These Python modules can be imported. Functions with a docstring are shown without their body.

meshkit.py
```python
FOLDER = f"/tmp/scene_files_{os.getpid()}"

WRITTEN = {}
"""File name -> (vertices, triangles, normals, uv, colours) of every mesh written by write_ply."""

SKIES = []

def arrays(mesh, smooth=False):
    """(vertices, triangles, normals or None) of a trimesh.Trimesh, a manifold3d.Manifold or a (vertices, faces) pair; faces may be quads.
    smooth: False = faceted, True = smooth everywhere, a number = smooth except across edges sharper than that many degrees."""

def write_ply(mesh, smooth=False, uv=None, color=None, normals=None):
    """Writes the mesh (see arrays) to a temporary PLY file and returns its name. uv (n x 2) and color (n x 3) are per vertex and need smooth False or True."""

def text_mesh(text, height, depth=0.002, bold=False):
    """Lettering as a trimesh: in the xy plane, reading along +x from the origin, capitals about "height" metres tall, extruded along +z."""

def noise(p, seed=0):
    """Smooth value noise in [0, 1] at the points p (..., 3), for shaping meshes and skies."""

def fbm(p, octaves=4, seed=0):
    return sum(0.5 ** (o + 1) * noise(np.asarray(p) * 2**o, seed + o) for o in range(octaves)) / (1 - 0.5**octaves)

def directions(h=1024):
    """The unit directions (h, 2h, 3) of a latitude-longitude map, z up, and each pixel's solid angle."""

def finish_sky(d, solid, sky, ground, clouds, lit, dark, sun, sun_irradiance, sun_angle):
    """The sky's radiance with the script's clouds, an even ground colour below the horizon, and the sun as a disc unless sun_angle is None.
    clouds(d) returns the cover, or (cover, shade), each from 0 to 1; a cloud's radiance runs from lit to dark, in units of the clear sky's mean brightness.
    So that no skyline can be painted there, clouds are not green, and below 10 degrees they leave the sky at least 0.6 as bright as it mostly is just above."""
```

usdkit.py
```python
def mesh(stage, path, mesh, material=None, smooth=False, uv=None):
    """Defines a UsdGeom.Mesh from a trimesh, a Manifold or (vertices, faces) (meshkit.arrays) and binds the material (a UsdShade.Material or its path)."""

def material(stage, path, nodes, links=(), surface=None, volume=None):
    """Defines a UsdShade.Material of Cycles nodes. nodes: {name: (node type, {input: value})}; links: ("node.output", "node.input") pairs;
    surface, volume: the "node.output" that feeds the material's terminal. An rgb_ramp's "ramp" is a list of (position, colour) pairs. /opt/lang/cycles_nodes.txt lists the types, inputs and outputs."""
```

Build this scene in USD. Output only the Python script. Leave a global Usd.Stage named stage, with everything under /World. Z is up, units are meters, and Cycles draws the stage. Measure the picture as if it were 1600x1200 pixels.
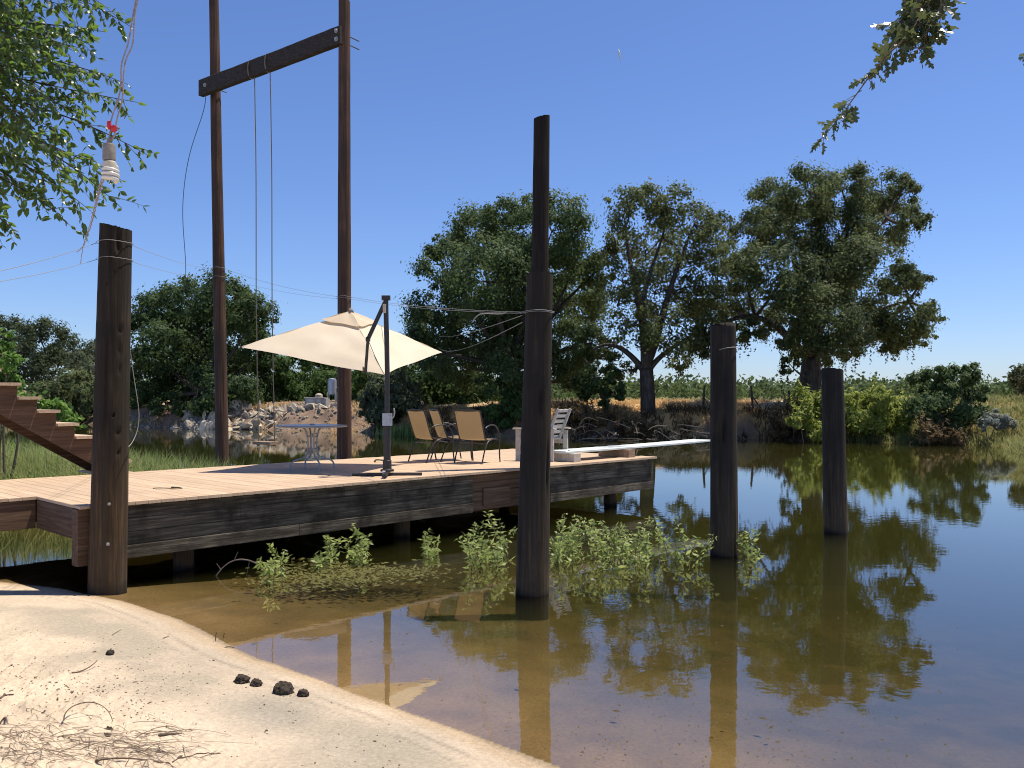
import math, random
import numpy as np, trimesh, usdkit, meshkit
from pxr import Usd, UsdGeom, UsdLux, UsdShade, Gf, Sdf, Vt
from shapely.geometry import Polygon

stage = Usd.Stage.CreateInMemory()
UsdGeom.SetStageUpAxis(stage, 'Z'); UsdGeom.SetStageMetersPerUnit(stage, 1.0)
UsdGeom.Xform.Define(stage, '/World'); UsdGeom.Scope.Define(stage, '/World/Looks')
PI = math.pi
# ------------------------------------------------------------------ camera, sky, sun
F, CX, CY, H = 1333.33, 800.0, 624.0, 2.0          # focal length in photo pixels, horizon row, eye height over the water
cam = UsdGeom.Camera.Define(stage, '/World/camera')
cam.CreateHorizontalApertureAttr(36.0); cam.CreateVerticalApertureAttr(27.0); cam.CreateFocalLengthAttr(30.0)
cam.CreateVerticalApertureOffsetAttr(0.54)
cam.CreateClippingRangeAttr(Gf.Vec2f(0.05, 100000.0))
cam.AddTranslateOp().Set((0, 0, H)); cam.AddRotateXOp().Set(90)
cam.CreateExposureAttr(0.52)
SUN_AZ, SUN_EL = math.radians(18), math.radians(71)   # azimuth counted from +x towards +y
SUN = np.array([math.cos(SUN_EL) * math.cos(SUN_AZ), math.cos(SUN_EL) * math.sin(SUN_AZ), math.sin(SUN_EL)])
dome = UsdLux.DomeLight.Define(stage, '/World/sky')
dm = usdkit.material(stage, '/World/Looks/sky_air', {
    's': ('sky_texture', {'sky_type': 'single_scattering', 'sun_disc': False, 'sun_elevation': SUN_EL, 'sun_rotation': math.atan2(SUN[0], SUN[1]),
                          'altitude': 100.0, 'air_density': 1.0, 'aerosol_density': 0.30, 'ozone_density': 6.0}),
    'w': ('mix', {'mix_type': 'multiply', 'fac': 1.0, 'color2': (.785, .845, 1.06)}),
    'b': ('background_shader', {'strength': 0.098})}, [('s.color', 'w.color1'), ('w.color', 'b.color')], surface='b.background')
UsdShade.MaterialBindingAPI.Apply(dome.GetPrim()).Bind(dm)
dome.GetPrim().SetCustomDataByKey('kind', 'structure')
sun = UsdLux.DistantLight.Define(stage, '/World/sun')
sun.CreateIntensityAttr(1.25); sun.CreateAngleAttr(0.53); sun.CreateColorAttr(Gf.Vec3f(1.0, 0.93, 0.80)); sun.CreateNormalizeAttr(True)
zx = SUN; xx = np.cross([0, 0, 1.0], zx); xx /= np.linalg.norm(xx); yx = np.cross(zx, xx)
sun.AddTransformOp().Set(Gf.Matrix4d(*xx, 0, *yx, 0, *zx, 0, 0, 0, 0, 1))

# ------------------------------------------------------------------ helpers
def P(px, py, D):                                   # the point seen at a photo pixel at depth D
    return np.array([(px - CX) / F * D, D, H - (py - CY) / F * D])
def W(px, py, z=0.0):                               # the point seen at a photo pixel at height z
    return P(px, py, (H - z) * F / (py - CY))
used = {}
def numbered(parent, name):
    k = used.get((parent, name), 0); used[(parent, name)] = k + 1
    return name if k == 0 else f'{name}_{k:03d}'
def tag(prim, label=None, cat=None, group=None, kind=None):
    for k, v in (('label', label), ('category', cat), ('group', group), ('kind', kind)):
        if v: prim.SetCustomDataByKey(k, v)
    return prim
def thing(name, label=None, cat=None, loc=(0, 0, 0), rotz=0.0, group=None, kind=None, parent='/World'):
    p = f'{parent}/{numbered(parent, name)}'
    x = UsdGeom.Xform.Define(stage, p); x.AddTranslateOp().Set(tuple(map(float, loc)))
    if rotz: x.AddRotateZOp().Set(math.degrees(rotz))
    return tag(x.GetPrim(), label, cat, group, kind)
def obj(name, mesh, m, parent=None, smooth=False, label=None, cat=None, group=None, kind=None, off=None):
    pp = '/World' if parent is None else str(parent.GetPath())
    if off is not None:
        v, f, _ = meshkit.arrays(mesh); mesh = (v - np.asarray(off), f)
    g = usdkit.mesh(stage, f'{pp}/{numbered(pp, name)}', mesh, m, smooth=smooth)
    return tag(g.GetPrim(), label, cat, group, kind)
def copy_of(src, loc, rotz, label=None):
    nm = src.GetName()
    p = f'/World/{numbered("/World", nm)}'
    x = UsdGeom.Xform.Define(stage, p); pr = x.GetPrim()
    pr.GetReferences().AddInternalReference(src.GetPath()); pr.SetInstanceable(True)
    x.ClearXformOpOrder(); x.GetTranslateOp().Set(tuple(map(float, loc))) if x.GetTranslateOp() else x.AddTranslateOp().Set(tuple(map(float, loc)))
    return pr
class MB:
    def __init__(s): s.v, s.f, s.n = [], [], 0
    def add(s, v, f):
        v = np.asarray(v, float); f = np.asarray(f, int)
        if f.shape[1] == 4: f = np.vstack([f[:, [0, 1, 2]], f[:, [0, 2, 3]]])
        s.v.append(v); s.f.append(f + s.n); s.n += len(v); return s
    def mesh(s): return np.vstack(s.v), np.vstack(s.f)
    def tube(s, pts, r, sides=8, cap=True): return s.add(*tube(pts, r, sides, cap))
    def box(s, lo, hi, b=0.0): return s.add(*box(lo, hi, b))
    def obox(s, p0, p1, w, h, up=(0, 0, 1), b=0.0): return s.add(*obox(p0, p1, w, h, up, b))
def tube(pts, r, sides=8, cap=True):
    p = np.asarray(pts, float); r = np.broadcast_to(np.asarray(r, float), (len(p),))
    t = np.gradient(p, axis=0); t /= np.linalg.norm(t, axis=1, keepdims=True) + 1e-12
    a = np.cross(t[0], [0, 0, 1.0] if abs(t[0][2]) < .9 else [1.0, 0, 0]); a /= np.linalg.norm(a)
    A = []
    for i in range(len(p)):
        a = a - t[i] * a.dot(t[i]); a /= np.linalg.norm(a) + 1e-12; A.append(a)
    A = np.array(A); B = np.cross(t, A); ang = np.arange(sides) * 2 * PI / sides
    v = p[:, None] + r[:, None, None] * (np.cos(ang)[None, :, None] * A[:, None] + np.sin(ang)[None, :, None] * B[:, None])
    v = v.reshape(-1, 3); i, j = np.meshgrid(np.arange(len(p) - 1), np.arange(sides), indexing='ij')
    q = np.stack([i * sides + j, i * sides + (j + 1) % sides, (i + 1) * sides + (j + 1) % sides, (i + 1) * sides + j], -1).reshape(-1, 4)
    f = np.vstack([q[:, [0, 1, 2]], q[:, [0, 2, 3]]])
    if cap:
        n = len(v); v = np.vstack([v, p[:1], p[-1:]]); k = np.arange(sides); last = (len(p) - 1) * sides
        f = np.vstack([f, np.stack([np.full(sides, n), (k + 1) % sides, k], 1), np.stack([np.full(sides, n + 1), last + k, last + (k + 1) % sides], 1)])
    return v, f
def spline(pts, n=12):
    p = np.asarray(pts, float)
    if len(p) < 3: return np.array([p[0] + (p[-1] - p[0]) * t for t in np.linspace(0, 1, n)])
    from scipy.interpolate import CubicSpline
    d = np.r_[0, np.cumsum(np.linalg.norm(np.diff(p, axis=0), axis=1) ** .5)]
    return CubicSpline(d, p)(np.linspace(0, d[-1], n))
def sag(a, b, s, n=16):
    a, b = np.asarray(a, float), np.asarray(b, float); t = np.linspace(0, 1, n)[:, None]
    p = a + (b - a) * t; p[:, 2] -= (4 * s * t * (1 - t))[:, 0]; return p
def box(lo, hi, b=0.0):
    lo, hi = np.asarray(lo, float), np.asarray(hi, float); c = (lo + hi) / 2; d = hi - lo; ax = int(np.argmax(d))
    e = np.zeros(3); e[ax] = d[ax] / 2; o = [i for i in range(3) if i != ax]
    up = np.zeros(3); up[o[1]] = 1
    return obox(c - e, c + e, d[o[0]], d[o[1]], up, b)
def obox(p0, p1, w, h, up=(0, 0, 1), b=0.0):         # a bar from p0 to p1, w wide, h along up, long edges chamfered by b
    p0, p1 = np.asarray(p0, float), np.asarray(p1, float); t = p1 - p0; t /= np.linalg.norm(t)
    s = np.cross(t, np.asarray(up, float)); s /= np.linalg.norm(s); u = np.cross(s, t); w, h = w / 2, h / 2
    c = [(-w, -h), (w, -h), (w, h), (-w, h)] if b <= 0 else [(-w + b, -h), (w - b, -h), (w, -h + b), (w, h - b), (w - b, h), (-w + b, h), (-w, h - b), (-w, -h + b)]
    k = len(c); ring = np.array([s * x + u * y for x, y in c]); v = np.vstack([p0 + ring, p1 + ring])
    f = []
    for i in range(k):
        j = (i + 1) % k; f += [(i, j, k + j), (i, k + j, k + i)]
    for i in range(1, k - 1): f += [(0, i + 1, i), (k, k + i, k + i + 1)]
    return v, np.array(f)
def lathe(prof, n=20, c=(0, 0, 0)):
    prof = np.asarray(prof, float); a = np.arange(n) * 2 * PI / n; m = len(prof)
    v = np.stack([prof[:, 0, None] * np.cos(a), prof[:, 0, None] * np.sin(a), np.repeat(prof[:, 1, None], n, 1)], -1).reshape(-1, 3) + np.asarray(c)
    i, j = np.meshgrid(np.arange(m - 1), np.arange(n), indexing='ij')
    q = np.stack([i * n + j, i * n + (j + 1) % n, (i + 1) * n + (j + 1) % n, (i + 1) * n + j], -1).reshape(-1, 4)
    return v, np.vstack([q[:, [0, 1, 2]], q[:, [0, 2, 3]]])
def extrude(poly, t, frame):                        # 2-D outline -> slab of thickness t; frame = origin, x axis, y axis
    m = trimesh.creation.extrude_polygon(Polygon(poly), t, engine='earcut'); o, x, y = [np.asarray(q, float) for q in frame]
    z = np.cross(x, y); v = m.vertices; return o + v[:, :1] * x + v[:, 1:2] * y + v[:, 2:] * z, np.array(m.faces)
def unit(n, rng):
    d = rng.normal(size=(n, 3)); return d / (np.linalg.norm(d, axis=1, keepdims=True) + 1e-9)
def leaf_quads(c, size, rng, up=.5, ratio=1.7, axis=None, fold=0.0):
    n = len(c); nr = unit(n, rng) + np.array([0, 0, up]); c, out_ = c[:, :3], c[:, 3:]
    if out_.shape[1]: nr = nr * .75 + out_
    nr /= np.linalg.norm(nr, axis=1, keepdims=True) + 1e-9
    a = unit(n, rng) if axis is None else axis; a = a - nr * (a * nr).sum(1, keepdims=True); a /= np.linalg.norm(a, axis=1, keepdims=True) + 1e-9
    b = np.cross(nr, a); s = (np.asarray(size) * rng.uniform(.65, 1.3, n))[:, None]
    v = np.stack([c - a * s * ratio / 2, c + b * s / 2 - nr * s * .1, c + a * s * ratio / 2 - nr * s * .15, c - b * s / 2 - nr * s * .1], 1).reshape(-1, 3)
    k = np.arange(n)[:, None] * 4
    return v, np.vstack([k + [0, 1, 2], k + [0, 2, 3]])

# ------------------------------------------------------------------ materials
def M(name, nodes, links, surface='p.BSDF', volume=None):
    return usdkit.material(stage, '/World/Looks/' + name, nodes, links, surface=surface, volume=volume)
def mat(name, c1, c2, scale=(6, 6, 6), detail=6, rough=.8, bump=.4, dist=.01, vary=.0, spec=.3, c3=None, metallic=0.0, dirt=None, dirt_scale=2.0, coord='object', lo=.3, hi=.7, distortion=.0, zramp=None):
    stops = [(lo, c1), (hi, c2)] if c3 is None else [(lo, c1), ((lo + hi) / 2, c2), (hi, c3)]
    nodes = {'tc': ('texture_coordinate', {}), 'geo': ('geometry', {}), 'mp': ('mapping', {'mapping_type': 'point', 'scale': scale}),
             'n': ('noise_texture', {'scale': 1.0, 'detail': float(detail), 'roughness': .65, 'distortion': distortion}), 'r': ('rgb_ramp', {'ramp': stops}),
             'oi': ('object_info', {}), 'mr': ('map_range', {'from_min': 0.0, 'from_max': 1.0, 'to_min': 1 - vary, 'to_max': 1 + vary}), 'hs': ('hsv', {'hue': .5, 'saturation': 1.0, 'fac': 1.0}),
             'bu': ('bump', {'strength': bump, 'distance': dist}), 'p': ('principled_bsdf', {'roughness': rough, 'specular_ior_level': spec, 'metallic': metallic})}
    src = 'tc.object' if coord == 'object' else 'geo.position'
    links = [(src, 'mp.vector'), ('mp.vector', 'n.vector'), ('n.fac', 'r.fac'), ('oi.random', 'mr.value'), ('mr.result', 'hs.value'), ('n.fac', 'bu.height'), ('bu.normal', 'p.normal')]
    last = 'r.color'
    if dirt is not None:
        nodes['n2'] = ('noise_texture', {'scale': dirt_scale, 'detail': 5.0, 'roughness': .6}); nodes['r2'] = ('rgb_ramp', {'ramp': [(.45, (0, 0, 0)), (.65, (1, 1, 1))]})
        nodes['mx'] = ('mix', {'mix_type': 'mix', 'color2': dirt}); links += [(src, 'n2.vector'), ('n2.fac', 'r2.fac'), ('r2.color', 'bw.color'), ('bw.val', 'mx.fac'), (last, 'mx.color1')]
        nodes['bw'] = ('rgb_to_bw', {}); last = 'mx.color'
    links += [(last, 'hs.color')]
    if zramp is None: links += [('hs.color', 'p.base_color')]
    else:                                            # wear by height above the water: wet and dark at the waterline, bleached just above it; the warm pile also has sunlit tone painted in
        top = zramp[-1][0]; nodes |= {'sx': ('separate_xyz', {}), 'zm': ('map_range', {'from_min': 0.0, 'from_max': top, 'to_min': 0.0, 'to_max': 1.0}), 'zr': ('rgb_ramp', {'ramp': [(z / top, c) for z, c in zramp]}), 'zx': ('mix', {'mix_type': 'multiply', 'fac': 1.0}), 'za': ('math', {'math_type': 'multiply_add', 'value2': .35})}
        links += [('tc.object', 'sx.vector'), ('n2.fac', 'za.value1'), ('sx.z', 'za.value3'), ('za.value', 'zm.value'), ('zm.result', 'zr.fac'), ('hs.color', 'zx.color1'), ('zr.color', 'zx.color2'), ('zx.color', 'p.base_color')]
    return M(name, nodes, links)
def leafmat(name, dark, mid, light, trans=.3, rough=.6, spec=.18, back=None):
    tr = tuple(min(1, c * 1.5) for c in (back or light))
    nodes = {'g': ('geometry', {}), 'r': ('rgb_ramp', {'ramp': [(0, dark), (.5, mid), (1, light)]}), 'n': ('noise_texture', {'scale': .8, 'detail': 2.0}),
             'ad': ('math', {'math_type': 'multiply_add', 'value2': .42}), 'sc': ('math', {'math_type': 'multiply', 'value2': .62}),
             'p': ('principled_bsdf', {'roughness': rough, 'specular_ior_level': spec}), 't': ('translucent_bsdf', {'color': tr}), 'm': ('mix_closure', {'fac': trans})}
    links = [('g.position', 'n.vector'), ('n.fac', 'sc.value1'), ('g.random_per_island', 'ad.value1'), ('sc.value', 'ad.value3'), ('ad.value', 'r.fac'), ('r.color', 'p.base_color'), ('p.BSDF', 'm.closure1'), ('t.BSDF', 'm.closure2')]
    return M(name, nodes, links, surface='m.closure')
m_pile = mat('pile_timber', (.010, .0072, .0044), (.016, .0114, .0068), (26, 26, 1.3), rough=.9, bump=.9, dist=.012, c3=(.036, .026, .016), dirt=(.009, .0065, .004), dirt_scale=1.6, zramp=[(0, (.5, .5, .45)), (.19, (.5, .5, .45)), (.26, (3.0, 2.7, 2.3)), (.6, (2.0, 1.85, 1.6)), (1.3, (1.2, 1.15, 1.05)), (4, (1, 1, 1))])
m_pile_warm = mat('pile_timber_warm', (.0115, .008, .0046), (.020, .0136, .0076), (26, 26, 1.2), rough=.9, bump=.9, dist=.012, c3=(.048, .032, .0175), dirt=(.012, .008, .0048), dirt_scale=1.3, zramp=[(0, (.9, .85, .8)), (.2, (.9, .85, .8)), (.3, (3.0, 2.7, 2.2)), (1.0, (2.6, 2.2, 1.7)), (1.9, (1.25, 1.2, 1.1)), (4, (.95, .95, .95))])  # pale lower shaft: sunlit warmth put into the colour, over worn timber
m_black_pile = mat('tarred_timber', (.008, .006, .005), (.015, .011, .008), (28, 28, 1.2), rough=.9, bump=.8, dist=.01, c3=(.034, .025, .018), spec=.15)
m_pole = mat('creosote_pole', (.026, .014, .009), (.062, .031, .018), (30, 30, .6), rough=.85, bump=.7, dist=.01, c3=(.14, .078, .046), dirt=(.03, .017, .011), dirt_scale=.7)
m_beam = mat('beam_timber', (.013, .010, .008), (.027, .02, .015), (2.0, 24, 24), rough=.9, bump=.6, c3=(.05, .037, .027))
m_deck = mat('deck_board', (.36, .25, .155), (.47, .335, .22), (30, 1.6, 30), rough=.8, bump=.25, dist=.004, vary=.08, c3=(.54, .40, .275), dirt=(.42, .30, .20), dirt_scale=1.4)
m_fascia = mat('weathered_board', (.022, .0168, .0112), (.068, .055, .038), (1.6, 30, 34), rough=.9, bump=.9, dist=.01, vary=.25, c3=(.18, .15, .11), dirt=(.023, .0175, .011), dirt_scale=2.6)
m_brown = mat('stained_board', (.055, .030, .018), (.10, .058, .034), (1.6, 30, 34), rough=.8, bump=.5, dist=.006, vary=.18, c3=(.165, .10, .06))
m_brown_across = mat('stained_end_board', (.055, .030, .018), (.10, .058, .034), (30, 1.6, 34), rough=.8, bump=.5, dist=.006, vary=.18, c3=(.165, .10, .06))
m_tread = mat('tread_board', (.30, .21, .14), (.42, .31, .21), (30, 1.6, 30), rough=.8, bump=.3, vary=.1, c3=(.5, .38, .27))
m_rope = mat('rope_fibre', (.10, .08, .06), (.2, .165, .12), (60, 60, 60), rough=.95)
m_cable = mat('dark_cable', (.03, .03, .03), (.05, .05, .05), rough=.6, bump=0)
m_white_wire = mat('white_cord', (.20, .19, .175), (.30, .29, .265), (30, 30, 30), rough=.7, bump=.1)
m_twisted = mat('twisted_cord', (.16, .11, .09), (.36, .30, .27), (80, 80, 80), rough=.7, bump=.2)
m_metal_black = mat('dark_bronze_metal', (.014, .011, .010), (.024, .019, .016), (20, 20, 20), rough=.42, bump=.05, spec=.5)
m_steel = mat('galvanised_steel', (.28, .29, .30), (.42, .43, .44), (12, 12, 12), rough=.45, bump=.1, metallic=.6)
m_bolt = mat('bolt_steel', (.25, .24, .23), (.42, .41, .39), (40, 40, 40), rough=.5, metallic=.5)
m_grey_tube = mat('grey_painted_tube', (.22, .225, .23), (.33, .335, .34), (15, 15, 15), rough=.4, bump=.05, spec=.5)
m_tabletop = mat('table_glass_top', (.16, .15, .145), (.24, .225, .215), (5, 5, 5), rough=.3, bump=.05, spec=.5)
m_frame = mat('chair_tube', (.020, .015, .012), (.034, .026, .021), (20, 20, 20), rough=.4, bump=.05, spec=.5)
def fabric(name, c1, c2, trans, tcol, weave=260.0, bumpy=.25):
    return M(name, {'tc': ('texture_coordinate', {}), 'n': ('noise_texture', {'scale': 2.2, 'detail': 5.0}), 'w': ('noise_texture', {'scale': weave, 'detail': 1.0}), 'r': ('rgb_ramp', {'ramp': [(.3, c1), (.7, c2)]}),
                    'b': ('bump', {'strength': bumpy, 'distance': .002}), 'p': ('principled_bsdf', {'roughness': .9, 'specular_ior_level': .15}), 't': ('translucent_bsdf', {'color': tcol}), 'm': ('mix_closure', {'fac': trans})},
             [('tc.object', 'n.vector'), ('tc.object', 'w.vector'), ('n.fac', 'r.fac'), ('w.fac', 'b.height'), ('b.normal', 'p.normal'), ('r.color', 'p.base_color'), ('p.BSDF', 'm.closure1'), ('t.BSDF', 'm.closure2')], surface='m.closure')
m_canopy = fabric('canopy_cloth', (.66, .565, .43), (.74, .64, .50), .26, (.72, .60, .44))
m_vent = fabric('vent_cloth', (.55, .45, .325), (.62, .51, .38), .22, (.7, .58, .42))
m_sling = fabric('sling_mesh', (.22, .152, .082), (.28, .20, .112), .28, (.36, .245, .125), weave=160.0)
m_white_wood = mat('weathered_white_paint', (.30, .265, .21), (.42, .375, .31), (14, 14, 14), rough=.8, bump=.4, c3=(.50, .46, .39))
m_board_white = mat('fibreglass_board', (.50, .54, .51), (.60, .64, .61), (3, 3, 3), rough=.5, bump=.05)
m_block = mat('block_timber', (.16, .10, .06), (.26, .175, .11), (3, 25, 25), rough=.85, bump=.4, c3=(.34, .24, .16))
m_concrete = mat('concrete', (.20, .19, .17), (.33, .315, .29), (7, 7, 7), rough=.95, bump=.4, c3=(.42, .40, .37), dirt=(.17, .15, .13))
m_rock = mat('broken_concrete', (.20, .165, .12), (.34, .285, .215), (5, 5, 5), rough=.95, bump=.6, dist=.03, vary=.35, c3=(.50, .43, .335))
m_bark = mat('bark', (.022, .017, .013), (.05, .039, .03), (9, 9, 2.2), rough=.95, bump=.9, dist=.04, c3=(.085, .068, .053), coord='world')
m_twig = mat('twig_bark', (.075, .050, .033), (.16, .115, .078), (40, 40, 40), rough=.9, coord='world')
m_root = mat('dry_root', (.13, .095, .068), (.24, .185, .135), (40, 40, 40), rough=.95, coord='world')
m_drift = mat('grey_driftwood', (.06, .048, .037), (.12, .098, .076), (6, 6, 6), rough=.95, c3=(.21, .18, .145), coord='world')
m_clod = mat('dark_clod', (.016, .012, .009), (.045, .034, .024), (60, 60, 60), rough=.95, bump=1.0, dist=.01, c3=(.085, .065, .045))
m_red = mat('red_plastic', (.42, .02, .03), (.5, .03, .04), rough=.4, bump=0)
m_socket = mat('aged_socket_plastic', (.16, .14, .12), (.24, .215, .18), (40, 40, 40), rough=.6)
m_ballast = mat('lamp_ballast', (.42, .37, .28), (.5, .45, .35), (20, 20, 20), rough=.5)
m_bulb = mat('lamp_glass_white', (.50, .48, .43), (.60, .57, .51), (20, 20, 20), rough=.25, bump=0, spec=.5)
L_oak = leafmat('oak_leaves', (.016, .032, .011), (.059, .094, .030), (.135, .185, .068), trans=.28)
L_oak2 = leafmat('valley_oak_leaves', (.025, .038, .014), (.068, .092, .031), (.14, .165, .062), trans=.38)
L_big = leafmat('broad_oak_leaves', (.018, .030, .011), (.068, .096, .033), (.155, .19, .076), trans=.28)
L_dark = leafmat('dark_tree_leaves', (.012, .025, .009), (.045, .078, .023), (.105, .15, .048))
L_green = leafmat('green_bush_leaves', (.025, .050, .012), (.065, .115, .028), (.12, .19, .055), trans=.35)
L_willow = leafmat('yellow_willow_leaves', (.10, .135, .025), (.20, .24, .05), (.32, .35, .09), trans=.4)
L_grey = leafmat('grey_shrub_leaves', (.035, .05, .025), (.085, .105, .055), (.15, .17, .095))
L_brush = leafmat('dry_brush_leaves', (.05, .04, .02), (.13, .095, .05), (.25, .175, .09), trans=.2)
L_silver = leafmat('silver_shrub_leaves', (.12, .14, .11), (.22, .24, .2), (.38, .4, .36), trans=.2)
L_orchard = leafmat('orchard_leaves', (.022, .042, .013), (.055, .085, .026), (.10, .14, .048))
L_near = leafmat('elm_leaves', (.012, .026, .008), (.035, .066, .017), (.10, .15, .042), trans=.32, rough=.38, spec=.5, back=(.16, .26, .04))
L_oaknear = leafmat('oak_twig_leaves', (.022, .034, .011), (.05, .07, .022), (.10, .12, .045), trans=.3, rough=.33, spec=.6)
L_vine = leafmat('bright_vine_leaves', (.05, .11, .02), (.10, .19, .035), (.19, .29, .07), trans=.4)
L_weed = leafmat('water_weed_leaves', (.10, .15, .03), (.20, .26, .06), (.36, .40, .14), trans=.4, rough=.45, spec=.4)
L_litter = leafmat('floating_weed', (.05, .05, .015), (.12, .11, .03), (.24, .21, .08), trans=.1)
G_green = leafmat('green_grass', (.09, .14, .03), (.19, .245, .065), (.34, .36, .14), trans=.35)
G_pale = leafmat('pale_grass', (.14, .15, .05), (.25, .24, .10), (.40, .37, .18), trans=.3)
G_gold = leafmat('golden_grass', (.30, .19, .075), (.44, .29, .125), (.56, .40, .20), trans=.42)

# ------------------------------------------------------------------ terrain and water
SHORE = np.array([(40, -60), (9, -4), (2.4, 2.55), (.21, 4.67), (-.84, 5.62), (-1.97, 6.60), (-3.0, 7.75), (-3.86, 8.50), (-4.7, 9.0), (-5.6, 9.35), (-8, 10.1), (-11.5, 10.9), (-14, 12.3), (-12.3, 14.0), (-9.2, 14.1),
                  (-7.1, 14.5), (-5.7, 15.5), (-5.7, 16.9), (-8.0, 18.9), (-12, 21), (-24, 26), (-60, 36), (-75, 70), (-52, 86), (-38, 76), (-33, 66), (-27.5, 62), (-24.5, 60), (-20, 57.5), (-15.8, 55.8), (-9.9, 53.5), (-7, 49.5), (-4, 46.5), (0, 44.3), (3.2, 43.2),
                  (7, 42.6), (11.3, 42.6), (14.5, 40.4), (17.5, 39.2), (20.2, 38.6), (20.4, 35), (18.6, 31), (20.5, 27), (27, 18), (34, 4), (50, -30), (60, -60)], float)
def shore_distance(x, y):
    p = np.stack([x, y], -1); best = np.full(x.shape, 1e9); inside = np.zeros(x.shape, bool)
    for a, b in zip(SHORE, np.roll(SHORE, -1, axis=0)):
        e = b - a; t = np.clip(((p - a) @ e) / (e @ e), 0, 1)
        best = np.minimum(best, np.hypot(*np.moveaxis(p - a - t[..., None] * e, -1, 0)))
        c = ((a[1] > y) != (b[1] > y)) & (x < (b[0] - a[0]) * (y - a[1]) / (b[1] - a[1] + 1e-12) + a[0]); inside ^= c
    return np.where(inside, -best, best)
def smooth(a, b, t):
    t = np.clip((t - a) / (b - a), 0, 1); return t * t * (3 - 2 * t)
def height(x, y):
    x, y = np.asarray(x, float), np.asarray(y, float); d = shore_distance(x, y)
    d = d + (meshkit.fbm(np.stack([x * .5, y * .5, 0 * x], -1), 4, 5) - .5) * np.where(y > 25, 2.2, np.where(y > 10.5, .8, .16))
    far = smooth(24, 30, y + .12 * x); marsh = smooth(9.5, 11, y - .12 * (x + 8)) * smooth(-3.5, -6.5, x) * (1 - far)
    right = smooth(14, 17, x)
    sand = np.minimum(.105 * d, .40 + .01 * d); sand = np.where(sand > .9, .9, sand)
    bank = np.where(right > .5, 1.86 * smooth(-.2, 6.0, d), 1.36 * smooth(-.2, 2.3, d) + .52 * smooth(1.6, 8.5, d))
    mar = .34 * smooth(0, 2.5, d) + .02 * np.clip(d, 0, 20)
    land = sand * (1 - far) * (1 - marsh) + bank * far + mar * marsh * (1 - far)
    n1 = meshkit.fbm(np.stack([x * .9, y * .9, 0 * x], -1), 4, 11) - .5; n2 = meshkit.fbm(np.stack([x * 5, y * 5, 0 * x], -1), 4, 17) - .5
    n3 = np.abs(meshkit.fbm(np.stack([x * 9, y * 9, 0 * x], -1), 4, 23) - .5) * 2
    land = land + np.where(d > 0, smooth(0, 1.2, d) * ((1 - far) * (.05 * n1 + .035 * n2 + smooth(.9, 1.8, d) * .10 * (n3 - .5)) + far * smooth(7, 2, d) * (.5 * n1 + .12 * n2)), 0)
    bed = -np.minimum(1.7, np.where(far > .5, .55, np.where(marsh > .4, .3, .075)) * np.abs(d) + .012 * np.clip(np.abs(d) - 1, 0, 40)) + np.where(far < .5, .03 * n1 * smooth(0, 1, -d), 0)
    return np.where(d > 0, np.maximum(land, .0008 + .02 * d), bed), d, far, marsh
def ground_z(x, y): return float(height(np.array([x]), np.array([y]))[0][0])
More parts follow.
